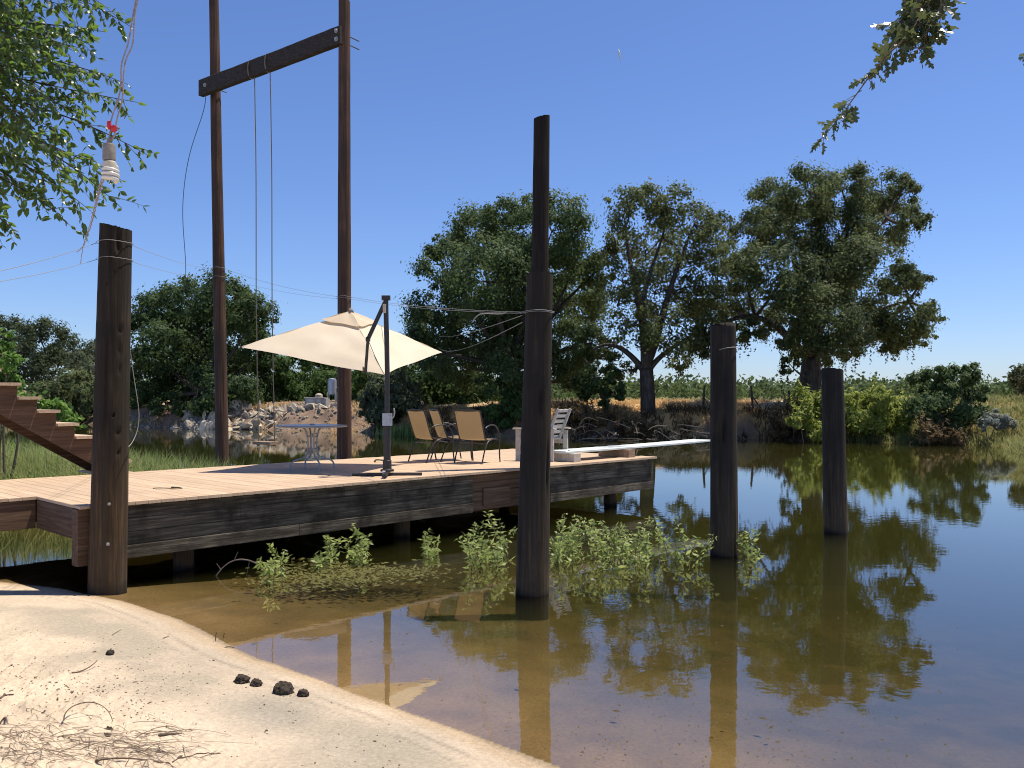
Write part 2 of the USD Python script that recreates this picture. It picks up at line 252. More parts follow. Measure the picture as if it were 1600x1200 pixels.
def build_ground():
    ang = np.radians(np.unique(np.r_[np.linspace(-180, -46, 60), np.linspace(-46, 46, 520), np.linspace(46, 180, 60)]))[:-1]
    rad = np.r_[np.linspace(.2, 2.5, 16), np.linspace(2.6, 9.5, 170), np.linspace(9.6, 20, 90), np.linspace(20.3, 36, 50), np.linspace(36.3, 72, 130), np.geomspace(73, 9000, 60)]
    A, R = np.meshgrid(ang, rad, indexing='xy'); x, y = R * np.sin(A), R * np.cos(A)
    z, d, far, marsh = height(x, y); z = np.where(R > 400, 1.9, z)
    q = np.stack([x, y, 0 * x], -1); a1 = meshkit.fbm(q * .7, 4, 3)[..., None]; a2 = meshkit.fbm(q * 3.3, 4, 9)[..., None]; a3 = meshkit.fbm(q * .12, 4, 31)[..., None]
    C = lambda *c: np.array(c, float)
    sand = C(.50, .395, .285) * (.86 + .28 * a2) * (.92 + .16 * a1)
    damp = smooth(1.25, .7, d + 1.0 * (a1[..., 0] - .5))[..., None]; sand = sand * (1 - .06 * damp)
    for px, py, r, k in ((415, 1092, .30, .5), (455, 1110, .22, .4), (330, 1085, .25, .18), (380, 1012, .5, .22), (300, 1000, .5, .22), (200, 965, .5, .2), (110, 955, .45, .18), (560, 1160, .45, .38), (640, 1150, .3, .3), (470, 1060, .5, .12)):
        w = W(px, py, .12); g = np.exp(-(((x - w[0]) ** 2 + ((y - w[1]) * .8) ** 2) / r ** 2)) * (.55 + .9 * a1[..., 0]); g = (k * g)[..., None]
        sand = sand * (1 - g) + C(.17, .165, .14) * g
    wob = d + .10 * (a1[..., 0] - .5) + .05 * (a2[..., 0] - .5); land_ = d > 0
    grey = (smooth(.30, .50, wob) * smooth(1.9, .8, d + 1.3 * (a1[..., 0] - .5)) * smooth(.38, .62, meshkit.fbm(q * C(1.7, 1.7, 1), 5, 123)) * .75)[..., None]; sand = sand * (1 - grey) + C(.30, .255, .19) * grey
    line = (np.exp(-((wob - .27) / .018) ** 2) * .35 + np.exp(-((wob - .40) / .012) ** 2) * .22)[..., None] * smooth(.3, .6, a2); sand = sand * (1 - line)
    wet = (smooth(.20, .08, wob) * land_)[..., None] * .8; sand = sand * (1 - wet) + C(.38, .28, .178) * (.9 + .2 * a2) * wet
    edge = (smooth(.05, .0, wob) * land_)[..., None]; sand = sand * (1 - .30 * edge)
    dep = np.clip(-z, 0, 3)[..., None]
    bed = C(.22, .150, .072) * np.exp(-dep * 9) + C(.10, .076, .030) * (1 - np.exp(-dep * 9)); bed = bed * (.72 + .56 * a2) * (.75 + .5 * a1)
    alg = (smooth(.5, .62, meshkit.fbm(q * C(2.3, 2.3, 1), 5, 77)) * smooth(.07, .25, dep[..., 0]) * .6)[..., None]; bed = bed * (1 - alg) + C(.05, .05, .018) * alg
    dirt = C(.17, .12, .08) * (.6 + .8 * a2); gold = C(.50, .31, .125) * (.7 + .6 * a2); track = C(.46, .37, .27) * (.85 + .3 * a1)
    g = smooth(.40, .60, a1[..., 0] * .5 + a3[..., 0] * .3 + .24 * smooth(.6, 1.5, z))[..., None]; bankc = dirt * (1 - g) + gold * g
    up = smooth(1.42, 1.62, z + .3 * (a1[..., 0] - .5))[..., None]; bankc = bankc * (1 - up) + (gold * .55 + track * .45) * up
    rubble = (smooth(-6.5, -8, x) * smooth(-30, -26, x) * smooth(75, 66, y))[..., None]; bankc = bankc * (1 - rubble) + C(.21, .145, .105) * (.5 + 1.0 * a2) * rubble
    gr = C(.085, .085, .035) * (.7 + .6 * a2); rr = (smooth(15, 17, x) * smooth(44, 40, y))[..., None]; bankc = bankc * (1 - rr) + (gr * .7 + gold * .3) * rr
    field = C(.16, .135, .06) * (.8 + .4 * a3); fl = smooth(75, 110, R)[..., None]; bankc = bankc * (1 - fl) + field * fl
    land = sand * (1 - far[..., None]); land = land * (1 - marsh[..., None]) + gr * marsh[..., None] * (1 - far[..., None]); land = land + bankc * far[..., None]
    col = np.where((z > 0)[..., None], land, bed)
    v = np.stack([x, y, z], -1).reshape(-1, 3); n, k = len(rad), len(ang); i, j = np.meshgrid(np.arange(n - 1), np.arange(k), indexing='ij')
    qd = np.stack([i * k + j, (i + 1) * k + j, (i + 1) * k + (j + 1) % k, i * k + (j + 1) % k], -1).reshape(-1, 4)
    c0 = len(v); v = np.vstack([v, [[0, 0, z[0].mean()]]]); f = np.vstack([qd[:, [0, 2, 1]], qd[:, [0, 3, 2]], np.stack([np.full(k, c0), (np.arange(k) + 1) % k, np.arange(k)], 1)])
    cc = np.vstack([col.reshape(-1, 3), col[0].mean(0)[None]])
    m = M('ground_soil', {'at': ('attribute', {'attribute': 'soil'}), 'g': ('geometry', {}), 'n': ('noise_texture', {'scale': 38.0, 'detail': 8.0, 'roughness': .7}), 'n2': ('noise_texture', {'scale': 7.0, 'detail': 6.0, 'roughness': .65}),
                          'n3': ('noise_texture', {'scale': 210.0, 'detail': 3.0, 'roughness': .7}), 'mr': ('map_range', {'from_min': .25, 'from_max': .75, 'to_min': .72, 'to_max': 1.25}), 'mr3': ('map_range', {'from_min': .3, 'from_max': .7, 'to_min': .82, 'to_max': 1.14}),
                          'mm': ('math', {'math_type': 'multiply'}), 'hs': ('hsv', {'hue': .5, 'saturation': 1.0, 'fac': 1.0}), 'ad': ('math', {'math_type': 'multiply_add', 'value2': .35}),
                          'b': ('bump', {'strength': .8, 'distance': .02}), 'p': ('principled_bsdf', {'roughness': .95, 'specular_ior_level': .12})},
          [('g.position', 'n.vector'), ('g.position', 'n2.vector'), ('g.position', 'n3.vector'), ('n.fac', 'mr.value'), ('n3.fac', 'mr3.value'), ('mr.result', 'mm.value1'), ('mr3.result', 'mm.value2'), ('mm.value', 'hs.value'), ('at.color', 'hs.color'), ('hs.color', 'p.base_color'),
           ('n.fac', 'ad.value1'), ('n2.fac', 'ad.value3'), ('ad.value', 'b.height'), ('b.normal', 'p.normal')])
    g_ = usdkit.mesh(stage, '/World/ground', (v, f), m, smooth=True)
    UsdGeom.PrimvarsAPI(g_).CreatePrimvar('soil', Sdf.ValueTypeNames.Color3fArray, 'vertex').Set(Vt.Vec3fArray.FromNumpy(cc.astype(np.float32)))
    tag(g_.GetPrim(), kind='structure')
build_ground()
m_water = M('river_water', {'g': ('geometry', {}), 'mp': ('mapping', {'scale': (1.0, 1.0, 1.0)}), 'n': ('noise_texture', {'scale': 5.5, 'detail': 2.0, 'roughness': .5}), 'n2': ('noise_texture', {'scale': .18, 'detail': 3.0}),
                            'r2': ('map_range', {'from_min': .35, 'from_max': .65, 'to_min': .15, 'to_max': 1.0}), 'mu': ('math', {'math_type': 'multiply'}),
                            'b': ('bump', {'strength': 1.0, 'distance': .0012}), 'fr': ('fresnel', {'IOR': 2.2}), 't': ('transparent_bsdf', {'color': (.97, .96, .92)}),
                            'gl': ('glossy_bsdf', {'color': (1, 1, 1), 'roughness': .022}), 'm': ('mix_closure', {}),
                            'v': ('principled_volume', {'color': (.066, .070, .024), 'density': 1.5, 'anisotropy': .3, 'absorption_color': (.40, .38, .2)})},
            [('g.position', 'mp.vector'), ('mp.vector', 'n.vector'), ('g.position', 'n2.vector'), ('n2.fac', 'r2.value'), ('n.fac', 'mu.value1'), ('r2.result', 'mu.value2'), ('mu.value', 'b.height'), ('b.normal', 'gl.normal'), ('b.normal', 'fr.normal'),
             ('fr.fac', 'm.fac'), ('t.BSDF', 'm.closure1'), ('gl.BSDF', 'm.closure2')], surface='m.closure', volume='v.volume')
lo, hi = np.array([-110, -70, -6.0]), np.array([70, 120, 0.0])
obj('water', trimesh.creation.box(bounds=[lo, hi]), m_water, kind='structure')

# ------------------------------------------------------------------ trees, shrubs, grass
def limb(mb, pts, r0, r1, sides=7, n=10):
    p = spline(pts, n); mb.tube(p, np.linspace(r0, r1, n), sides)
def crown_points(lobes, n, rng, sub=.34, flat=.75, shell=.55, spiky=.12):
    w = np.array([r ** 2 for _, r in lobes]); w = w / w.sum(); out = []
    for (c, r), wi in zip(lobes, w):
        k = int(max(7, 16 * min(r, 2.2))); ni = int(n * wi); d = unit(k, rng); d[:, 2] *= .9
        rad = r * (shell + (1 - shell) * rng.random(k) ** .5); spike = rng.random(k) < spiky; rad = np.where(spike, r * rng.uniform(1.0, 1.22, k), rad)
        cc = np.asarray(c) + d * rad[:, None];  rc = r * sub * rng.uniform(.6, 1.3, k) * np.where(spike, .6, 1)
        idx = rng.choice(k, ni, p=rc ** 2 / (rc ** 2).sum()); g = rng.normal(size=(ni, 3)) * .55; g[:, 2] *= flat
        out.append(np.hstack([cc[idx] + g * rc[idx][:, None], g * 1.1 + d[idx] * .55]))
    return np.vstack(out)
def lobes3(lobes, D, rng, deep=.8):
    L = np.array([(a, b, r) for a, b, r in lobes], float); mid = L[:, 0].mean(); hw = (np.ptp(L[:, 0]) / 2 + L[:, 2].mean()) / F * D; out = []
    for i, (px, py, r) in enumerate(L):
        t = min(.95, abs(px - mid) / F * D / hw); dep = deep * hw * math.sqrt(1 - t * t) * rng.uniform(-1, 1) if len(L) > 3 else rng.uniform(-.3, .3)
        out.append((P(px, py, D + dep), r / F * D * 1.02))
    return out
def tree(name, label, lobes, D, base, trunk_r, leaf, n, lm, rng_seed, limbs=None, sub=.34, deep=.8, droop=0, flat=.75, cat='tree', group=None, up=.5, front=None, dead=0):
    rng = np.random.default_rng(rng_seed); L = lobes3(lobes, D, rng, deep)
    if front: L += [(P(px, py, dd), r / F * dd) for px, py, r, dd in front]
    b = P(base[0], base[1], D); b[2] = min(b[2], ground_z(b[0], b[1])) - .1
    t = thing(name, label, cat, b, group=group); mb = MB(); top = np.mean([c for c, _ in L], 0)
    if limbs is None:
        fork = b + np.array([rng.normal(0, .1), rng.normal(0, .1), (top[2] - b[2]) * .38]); mb.tube(spline([b, (b + fork) / 2 + rng.normal(0, .06, 3), fork], 8), np.linspace(trunk_r * 1.25, trunk_r * .8, 8), 10)
        for c, r in L:
            m_ = fork * .5 + c * .5 + np.array([0, 0, -.1 * r]) + rng.normal(0, .15, 3) * r; limb(mb, [fork, m_, c], trunk_r * .42, .03)
    else:
        for pts, r0, r1 in limbs: limb(mb, [P(a, bb, D + (q[0] if q else 0)) for a, bb, *q in pts], r0, r1, 9, 14)
        ends = [P(p[-1][0], p[-1][1], D) for p, _, _ in limbs]; mids = [P(p[len(p) // 2][0], p[len(p) // 2][1], D) for p, _, _ in limbs]; joints = ends + mids
        for c, r in L:
            j = min(joints, key=lambda q: np.linalg.norm(q - c)); limb(mb, [j, (j + c) / 2 + rng.normal(0, .12, 3) * r, c + rng.normal(0, .2, 3) * r], trunk_r * .18, .02, 5)
    for c, r in L:                                   # twigs inside the crown
        for _ in range(5):
            e = c + unit(1, rng)[0] * r * .9; limb(mb, [c, (c + e) / 2 + rng.normal(0, .08, 3), e], .03, .008, 4, 6)
    obj('trunk', mb.mesh(), m_bark, t, smooth=True, off=b)
    p = crown_points(L, n, rng, sub, flat)
    if droop:
        k = int(droop); s = p[rng.choice(len(p), k)]; m_ = 12; q = np.repeat(s[:, :3], m_, 0) - np.array([0, 0, 1.0]) * (np.tile(np.arange(m_), k) * .085 * np.repeat(rng.uniform(.5, 1.3, k), m_))[:, None] + rng.normal(0, .035, (k * m_, 3)); p = np.vstack([p, np.hstack([q, 0 * q])])
    p = p[p[:, 2] > b[2] + .15]
    q_ = leaf_quads(p, leaf, rng, up=up); obj('crown', q_, lm, t, off=b); return t
def bush(name, label, lobes, D, leaf, n, lm, seed, cat='shrub', group=None, sub=.36, deep=.6, flat=.9, ratio=1.8, wisps=0, up=.4):
    rng = np.random.default_rng(seed); L = lobes3(lobes, D, rng, deep); b = np.mean([c for c, _ in L], 0); b[2] = ground_z(b[0], b[1]); t = thing(name, label, cat, b, group=group); mb = MB()
    for c, r in L:
        g = np.array([c[0] + rng.normal(0, .2), c[1], max(ground_z(c[0], c[1]), -.1) - .05]); limb(mb, [g, (g + c) / 2 + rng.normal(0, .15, 3), c], .03, .012, 5, 7)
        for _ in range(4):
            e = c + unit(1, rng)[0] * r * .95; limb(mb, [c, e], .014, .005, 4, 4)
        obj('stem', mb.mesh(), m_twig, t, off=b); mb = MB()
    p = crown_points(L, n, rng, sub, flat); ax = None
    if wisps:
        s = p[rng.choice(len(p), wisps)]; m_ = 16; di = np.array([0, 0, 1.0]) + rng.normal(0, .35, (wisps, 3)); ln = rng.uniform(.25, .7, wisps)
        q = np.repeat(s[:, :3], m_, 0) + np.repeat(di * ln[:, None], m_, 0) * np.tile(np.linspace(0, 1, m_), wisps)[:, None] + rng.normal(0, .035, (wisps * m_, 3)); p = np.vstack([p, np.hstack([q, 0 * q])])
    p = p[p[:, 2] > .02]
    obj('crown', leaf_quads(p, leaf, rng, up=up, ratio=ratio), lm, t, off=b); return t
def blades(pos, h, w, rng, lean=.45, seg=3):
    n = len(pos); az = rng.uniform(0, 2 * PI, n); d = np.stack([np.cos(az), np.sin(az), 0 * az], 1); s = np.stack([-np.sin(az + .6), np.cos(az + .6), 0 * az], 1)
    hh = h * rng.uniform(.5, 1.25, n); ln = lean * rng.uniform(.1, 1.4, n) * hh; vs = []
    for k in range(seg + 1):
        t = k / seg; c = pos + np.array([0, 0, 1.0]) * (hh * (t - .18 * t * t * np.minimum(1.5, ln / hh * 1.5)))[:, None] + d * (ln * t * t)[:, None]; ww = w * (1 - t) ** .7 * .5
        vs += [c - s * ww, c + s * ww] if k < seg else [c]
    v = np.stack(vs, 1); m = v.shape[1]; base = (np.arange(n) * m)[:, None]; f = []
    for k in range(seg - 1): f += [[2 * k, 2 * k + 1, 2 * k + 3], [2 * k, 2 * k + 3, 2 * k + 2]]
    f += [[2 * seg - 2, 2 * seg - 1, 2 * seg]]
    return v.reshape(-1, 3), (base[:, None] + np.array(f)[None]).reshape(-1, 3)
def scatter(n, box4, rng, cond, zoff=0):
    x = rng.uniform(box4[0], box4[1], n); y = rng.uniform(box4[2], box4[3], n); z, d, far, marsh = height(x, y); k = cond(x, y, z, d); return np.stack([x, y, z + zoff], 1)[k]

# far bank, from left to right
tree('bank_tree', 'dull green rounded trees at far left beyond the water', [(15, 525, 32), (65, 530, 34), (110, 545, 32), (35, 575, 38), (90, 585, 38), (140, 560, 30), (-30, 540, 40), (-20, 590, 40)], 82, (75, 640), .35, .16, 30000, L_grey and leafmat('dull_tree_leaves', (.018, .028, .012), (.048, .064, .027), (.095, .115, .052)), 101)
tree('bank_tree', 'dry half bare tree leaning beside the leftmost post', [(150, 575, 22), (120, 560, 16), (165, 540, 20), (185, 590, 18)], 74, (148, 650), .2, .16, 2600, L_grey, 102)
bush('dark_thicket', 'dark low thicket along the far left shore below the dull trees', [(-20, 630, 26), (15, 628, 24), (55, 622, 22), (175, 622, 24), (205, 618, 26), (230, 630, 22), (190, 590, 22), (150, 635, 18)], 73, .16, 14000, L_dark, 122)
bush('willow_shrub', 'feathery pale green willow over the far water behind the stairs', [(115, 610, 30), (85, 625, 26), (145, 625, 26), (60, 640, 22), (115, 645, 24)], 70, .14, 9000, leafmat('soft_willow_leaves', (.045, .06, .02), (.095, .12, .045), (.16, .185, .08)), 103, wisps=120, ratio=3.0)
tree('oak_tree', 'big dark dome shaped tree behind the rubble heap', [(250, 485, 40), (300, 472, 44), (350, 470, 44), (395, 495, 34), (240, 540, 45), (300, 540, 55), (360, 540, 55), (405, 550, 30), (228, 600, 40), (290, 610, 52), (350, 612, 46), (400, 605, 28), (215, 500, 20), (375, 455, 18), (265, 640, 26), (335, 640, 26)], 64, (310, 650), .5, .145, 70000, L_dark, 104, sub=.33)
bush('green_thicket', 'bright green thicket above the rubble between rope swing and second tall pole', [(450, 590, 32), (490, 583, 30), (522, 600, 26), (440, 620, 26), (480, 620, 26), (425, 575, 24), (510, 570, 20), (470, 560, 16)], 66, .15, 20000, L_green, 105)
bush('green_thicket', 'low green thicket behind the umbrella post and pump', [(555, 600, 28), (590, 590, 28), (545, 625, 20), (620, 585, 30), (580, 570, 20)], 64, .15, 15000, L_green, 106)
bush('grey_shrub', 'grey green willow shrub on the bank right of umbrella post', [(600, 618, 27), (632, 628, 28), (603, 652, 26), (638, 658, 22), (585, 640, 18), (615, 600, 18)], 50.5, .13, 15000, L_grey, 107, wisps=150, ratio=2.6)
tree('oak_tree', 'broad dense oak rising behind the centre post', [(745, 372, 52), (800, 348, 48), (862, 362, 52), (900, 405, 42), (700, 425, 42), (760, 440, 60), (830, 440, 65), (900, 470, 58), (680, 500, 48), (740, 520, 58), (810, 530, 65), (880, 550, 52), (932, 425, 28), (655, 545, 34), (720, 570, 46), (790, 590, 40), (695, 390, 24), (925, 535, 32), (838, 318, 24), (905, 590, 30)], 49, (800, 640), .55, .105, 125000, L_oak, 108, sub=.32)
bush('green_thicket', 'mid green undergrowth under the broad oak left of centre post', [(660, 590, 28), (700, 600, 34), (742, 600, 30), (772, 612, 24), (690, 630, 22), (730, 635, 20)], 56, .15, 13000, leafmat('undergrowth_leaves', (.02, .042, .012), (.05, .09, .024), (.10, .155, .05)), 109)
bush('green_thicket', 'rounded green bush at the waterline left of centre post', [(795, 628, 20), (785, 650, 22), (808, 655, 22), (770, 640, 14)], 45.5, .11, 9000, L_green, 110)
bush('brush_shrub', 'dark brown brush hanging over the bank right of centre post', [(890, 655, 16), (920, 656, 17), (950, 664, 14), (905, 672, 16), (945, 676, 14), (975, 672, 12)], 44, .08, 7000, L_brush, 111, wisps=160, ratio=3)
tree('small_tree', 'thin dark leaning tree between the broad oak and sparse oak', [(935, 590, 22), (950, 575, 18), (915, 605, 20), (960, 610, 16), (940, 620, 16)], 45, (948, 660), .14, .12, 3800, L_dark, 112, limbs=[([(950, 665), (945, 630), (930, 590), (912, 560)], .14, .06)])
tree('oak_tree', 'sparse open oak with forked trunk showing sky between limbs', [(985, 330, 34), (1020, 315, 28), (1045, 325, 36), (1088, 338, 30), (962, 385, 26), (1010, 390, 44), (1065, 400, 44), (1112, 375, 28), (972, 440, 34), (1025, 460, 44), (1080, 460, 40), (1128, 345, 18), (990, 510, 34), (1050, 520, 36), (1095, 520, 34), (958, 540, 24), (1062, 565, 20), (975, 578, 18), (1122, 440, 32), (1005, 298, 16), (1130, 400, 22)], 45, (1012, 648), .36, .10, 30000, L_oak2, 113,
     limbs=[([(1013, 652), (1012, 610), (1010, 575)], .42, .36), ([(1010, 580), (1008, 535), (1000, 480), (985, 410), (978, 350)], .32, .05), ([(1012, 565), (1028, 520), (1045, 460), (1065, 400), (1085, 350)], .26, .04), ([(1010, 585), (990, 560), (960, 540), (925, 548)], .20, .06), ([(1013, 580), (1035, 555), (1065, 535), (1095, 520)], .17, .05), ([(1003, 495), (1015, 430), (1035, 370), (1042, 330)], .14, .03), ([(1002, 480), (985, 470), (965, 478)], .08, .03)], sub=.40, deep=.75)
tree('oak_tree', 'widest oak with drooping right side above the shortest post', [(1205, 312, 36), (1260, 297, 40), (1320, 295, 40), (1378, 300, 38), (1418, 296, 24), (1178, 360, 36), (1240, 360, 54), (1310, 360, 54), (1380, 350, 46), (1428, 345, 20), (1165, 420, 36), (1222, 430, 48), (1290, 430, 54), (1352, 420, 46), (1405, 430, 30), (1148, 475, 34), (1198, 500, 30), (1290, 500, 48), (1350, 502, 48), (1408, 500, 42), (1452, 486, 22), (1330, 545, 24), (1390, 532, 24), (1250, 540, 26), (1140, 525, 24), (1232, 572, 15), (1110, 490, 28), (1108, 535, 24), (1436, 440, 20), (1445, 525, 18), (1085, 540, 18), (1340, 515, 26), (1300, 555, 20), (1375, 505, 26), (1185, 515, 22), (1275, 470, 40)], 48, (1262, 612), .6, .098, 125000, L_big, 114,
     limbs=[([(1264, 625), (1266, 590), (1268, 560)], .66, .5), ([(1266, 565), (1258, 500), (1245, 420), (1225, 350)], .36, .05), ([(1270, 560), (1290, 480), (1315, 400), (1330, 330)], .34, .05), ([(1272, 560), (1310, 520), (1360, 490), (1420, 470)], .28, .05), ([(1262, 560), (1225, 520), (1180, 495), (1130, 505), (1095, 535)], .26, .05), ([(1268, 520), (1325, 430), (1385, 340)], .2, .04)], droop=900, sub=.33, deep=.75)
bush('willow_shrub', 'yellow green willow thicket behind the shortest post', [(1262, 630, 24), (1300, 648, 28), (1345, 645, 34), (1390, 650, 30), (1250, 660, 18), (1290, 678, 18), (1340, 682, 15), (1395, 680, 16), (1375, 625, 20), (1320, 622, 18)], 40.5, .085, 28000, L_willow, 115, wisps=260, ratio=3)
bush('brush_shrub', 'dry twiggy brush at the waterline left of the willow thicket', [(1235, 655, 18), (1225, 670, 16), (1250, 675, 16), (1240, 640, 14)], 41.5, .09, 4200, L_brush, 116, wisps=150, ratio=3)
bush('leafy_shrub', 'tall dark green leafy shrub right of the willow thicket', [(1450, 600, 24), (1500, 594, 24), (1528, 612, 20), (1450, 635, 28), (1498, 635, 34), (1475, 660, 22), (1440, 662, 16), (1470, 585, 12), (1515, 580, 12)], 39, .09, 23000, leafmat('dark_shrub_leaves', (.025, .05, .016), (.07, .11, .036), (.15, .20, .08)), 117)
bush('silver_shrub', 'low silver leaved shrub on the grassy right bank', [(1555, 656, 15), (1575, 660, 14), (1540, 662, 10)], 37, .08, 4500, L_silver, 118)
bush('grey_shrub', 'grey bare shrub cut by the right edge of the picture', [(1595, 590, 16), (1605, 610, 18), (1598, 632, 16), (1620, 600, 24)], 46, .11, 3200, L_grey, 119, wisps=90, ratio=3)
bush('brush_shrub', 'brown dead brush under the tall dark shrub at the waterline', [(1470, 685, 13), (1495, 690, 11), (1450, 686, 10)], 37.5, .08, 2200, L_brush, 120, wisps=160, ratio=3)
bush('brush_shrub', 'olive brush below the leaning small tree', [(985, 678, 9), (1010, 680, 8), (1075, 682, 8)], 43, .09, 2600, L_brush, 121, wisps=200, ratio=3)

rng = np.random.default_rng(7)
pts = []                                             # the orchard beyond the levee
for row in range(16):
    y0 = 92 + row * 7.5
    for x0 in np.arange(-40 - row * 3, 95 + row * 5, 5.2):
        c = np.array([x0 + rng.normal(0, .5), y0 + rng.normal(0, .5), 0]); hgt = rng.uniform(2.1, 3.1); k = 150
        g = rng.normal(size=(k, 3)) * np.array([1.3, 1.3, .55]); pts.append(c + g + np.array([0, 0, 1.95 + hgt * .55]))
pts = np.vstack(pts); pts = pts[pts[:, 2] > 1.95]
obj('orchard', leaf_quads(pts, .34, rng), L_orchard, label='rows of low orchard trees in the fields beyond the far bank', cat='orchard', kind='stuff')
# grasses
p = scatter(34000, (-16, -4.6, 10.8, 21), rng, lambda x, y, z, d: (d > -.45) & (d < 6))
obj('marsh_grass', blades(p, .85, .026, rng, .6), G_green, label='tall green marsh grass growing behind the deck on the left bank', cat='grass', kind='stuff')
p = scatter(15000, (-16, -4.8, 11.2, 21), rng, lambda x, y, z, d: (d > .2) & (d < 7))
obj('dry_grass', blades(p, .75, .024, rng, .7), G_pale, label='dry straw coloured grass mixed into the left marsh bank', cat='grass', kind='stuff')
p = scatter(30000, (-6.5, 18, 42, 52), rng, lambda x, y, z, d: (z > .5) & (d < 8) & (meshkit.fbm(np.stack([x * .5, y * .5, 0 * x], -1), 3, 44) > .40))
obj('golden_grass', blades(p, .26, .035, rng, .9, 2), G_gold, label='golden dry grass on top of the far bank', cat='grass', kind='stuff')
p = scatter(30000, (-9, 17, 39, 50), rng, lambda x, y, z, d: (d > -.15) & (d < 2.6) & (meshkit.fbm(np.stack([x * .7, y * .7, 0 * x], -1), 3, 61) > .46))
obj('bank_scrub', blades(p, .55, .05, rng, 1.3, 2), leafmat('scrub_stems', (.03, .022, .012), (.075, .052, .028), (.20, .14, .07), trans=.15), label='dark dry scrub and roots hanging down the face of the far bank', cat='scrub', kind='stuff')
p = scatter(50000, (14, 34, 26, 44), rng, lambda x, y, z, d: (d > -.3) & (d < 7))
obj('bank_grass', blades(p, .5, .035, rng, .7, 2), leafmat('bank_grass', (.08, .10, .03), (.17, .19, .065), (.32, .32, .13)), label='green and straw grass on the low right hand bank', cat='grass', kind='stuff')
for lab, (px, py), r, n, g_ in (('clump of pale reeds at the water edge left of the rubble', (240, 667), 1.5, 700, G_pale), ('yellow green reeds before the rubble under the concrete box', (460, 668), 1.7, 1000, G_pale), ('reeds at the water edge below the grey shrub', (648, 681), 1.6, 900, G_green), ('green reeds at the far waterline before the short post', (1150, 684), 1.2, 500, G_green)):
    c = W(px, py); n_ = int(n); q = np.stack([c[0] + rng.normal(0, r * .55, n_), c[1] + .3 + rng.normal(0, .35, n_), np.full(n_, -.05)], 1); t = thing('reed_clump', lab, 'reeds', (c[0], c[1], 0)); obj('blade', blades(q, .75, .05, rng, .5, 2), g_, t, off=(c[0], c[1], 0), kind='stuff')
# rubble heap
t = thing('rubble_heap', 'heap of pale broken concrete and stones spilling into the far water', 'rubble', (-19, 56, 0)); k = 0; r_ = random.Random(4)
while k < 190:
    px, q = r_.uniform(255, 545), r_.random(); x0 = (px - 800) / F * 57; y0 = 56.2 + .12 * (-x0 - 15) * 1.2 + q * 3.6
    d = float(shore_distance(np.array([x0]), np.array([y0]))[0])
    if d < -.8 or d > 2.3 or (px > 430 and r_.random() < .45): continue
    s = r_.uniform(.18, .62) * (1.0 if px < 430 else .75); m = trimesh.creation.icosphere(1, 1.0); v = m.vertices.copy(); rg = np.random.default_rng(k); pl = unit(5, rg)
    for n_ in pl:
        dd = v @ n_; v -= np.clip(dd - .36, 0, None)[:, None] * n_
    R = trimesh.transformations.random_rotation_matrix(rg.random(3))[:3, :3]; v = (v * np.array([1.45, .85, .45])) @ R.T * s
    z0 = max(ground_z(x0, y0), -.1) + s * .2
    obj('stone', (v + np.array([x0, y0, z0]), m.faces), m_rock, t, off=(-19, 56, 0)); k += 1
rg = np.random.default_rng(8); mb = MB(); ico = trimesh.creation.icosphere(0, 1.0)
x = rg.uniform(-29, -8, 2600); y = rg.uniform(52, 64, 2600); z, d_, _, _ = height(x, y); ok = (d_ > -.3) & (d_ < 6)
for a, b_, c in zip(x[ok], y[ok], z[ok]): mb.add(ico.vertices * rg.uniform(.5, 1.2, 3) * rg.uniform(.04, .13) + np.array([a, b_, c + .02]), ico.faces)
obj('debris', mb.mesh(), m_rock, label='small broken stones strewn over the bare bank round the rubble heap', cat='rubble', kind='stuff')
p = np.stack([x, y, z], 1)[ok & (meshkit.fbm(np.stack([x * .4, y * .4, 0 * x], -1), 3, 91) > .62)]; p = np.repeat(p, 6, 0) + np.random.default_rng(2).normal(0, .16, (len(p) * 6, 3)) * np.array([1, 1, 0])
obj('dry_weeds', blades(p, .35, .05, np.random.default_rng(3), .9, 2), G_gold, label='dry straw weeds on the bare bank round the rubble heap', cat='weeds', kind='stuff')
# pump box, tank, old stump mound, far utility pole, bank fence posts, snags
c = P(496, 641, 57.3); t = thing('concrete_box', 'square concrete pump box on the far bank above the rubble', 'concrete box', (c[0], c[1], 0)); b = MB().box((-.72, -.6, .5), (.72, .6, c[2] + .78), .03); obj('wall', b.mesh(), m_concrete, t)
ld_ = obj('lid', MB().box((-.76, -.64, c[2] + .783), (.6, .64, c[2] + .86), .02).mesh(), m_concrete, t); obj('valve_cap', lathe([(0, .0), (.28, 0), (.26, .16), (.12, .28), (0, .3)], 14, (.1, 0, c[2] + .862)), m_rock, ld_, smooth=40)
c = P(519, 638, 58.3); t = thing('metal_tank', 'upright galvanised tank on legs beside the concrete pump box', 'tank', (c[0], c[1], 0))
z0 = c[2]; obj('tank_body', lathe([(0, z0 + .95), (.30, z0 + .95), (.31, z0 + 1.0), (.31, z0 + 1.85), (.27, z0 + 2.0), (0, z0 + 2.08)], 16), m_steel, t, smooth=35)
for sx in (-.26, .26):
    for sy in (-.22, .22): obj('leg', MB().box((sx - .03, sy - .03, .8), (sx + .03, sy + .03, z0 + 1.1)).mesh(), m_steel, t)
obj('pipe', MB().tube(spline([(.3, 0, z0 + 1.4), (.45, 0, z0 + 1.3), (.45, 0, z0 + .2)], 8), .05).mesh(), m_steel, t, smooth=True)
obj('control_box', MB().box((-.75, -.1, z0 + .2), (-.42, .2, z0 + .75), .02).mesh(), m_concrete, t)
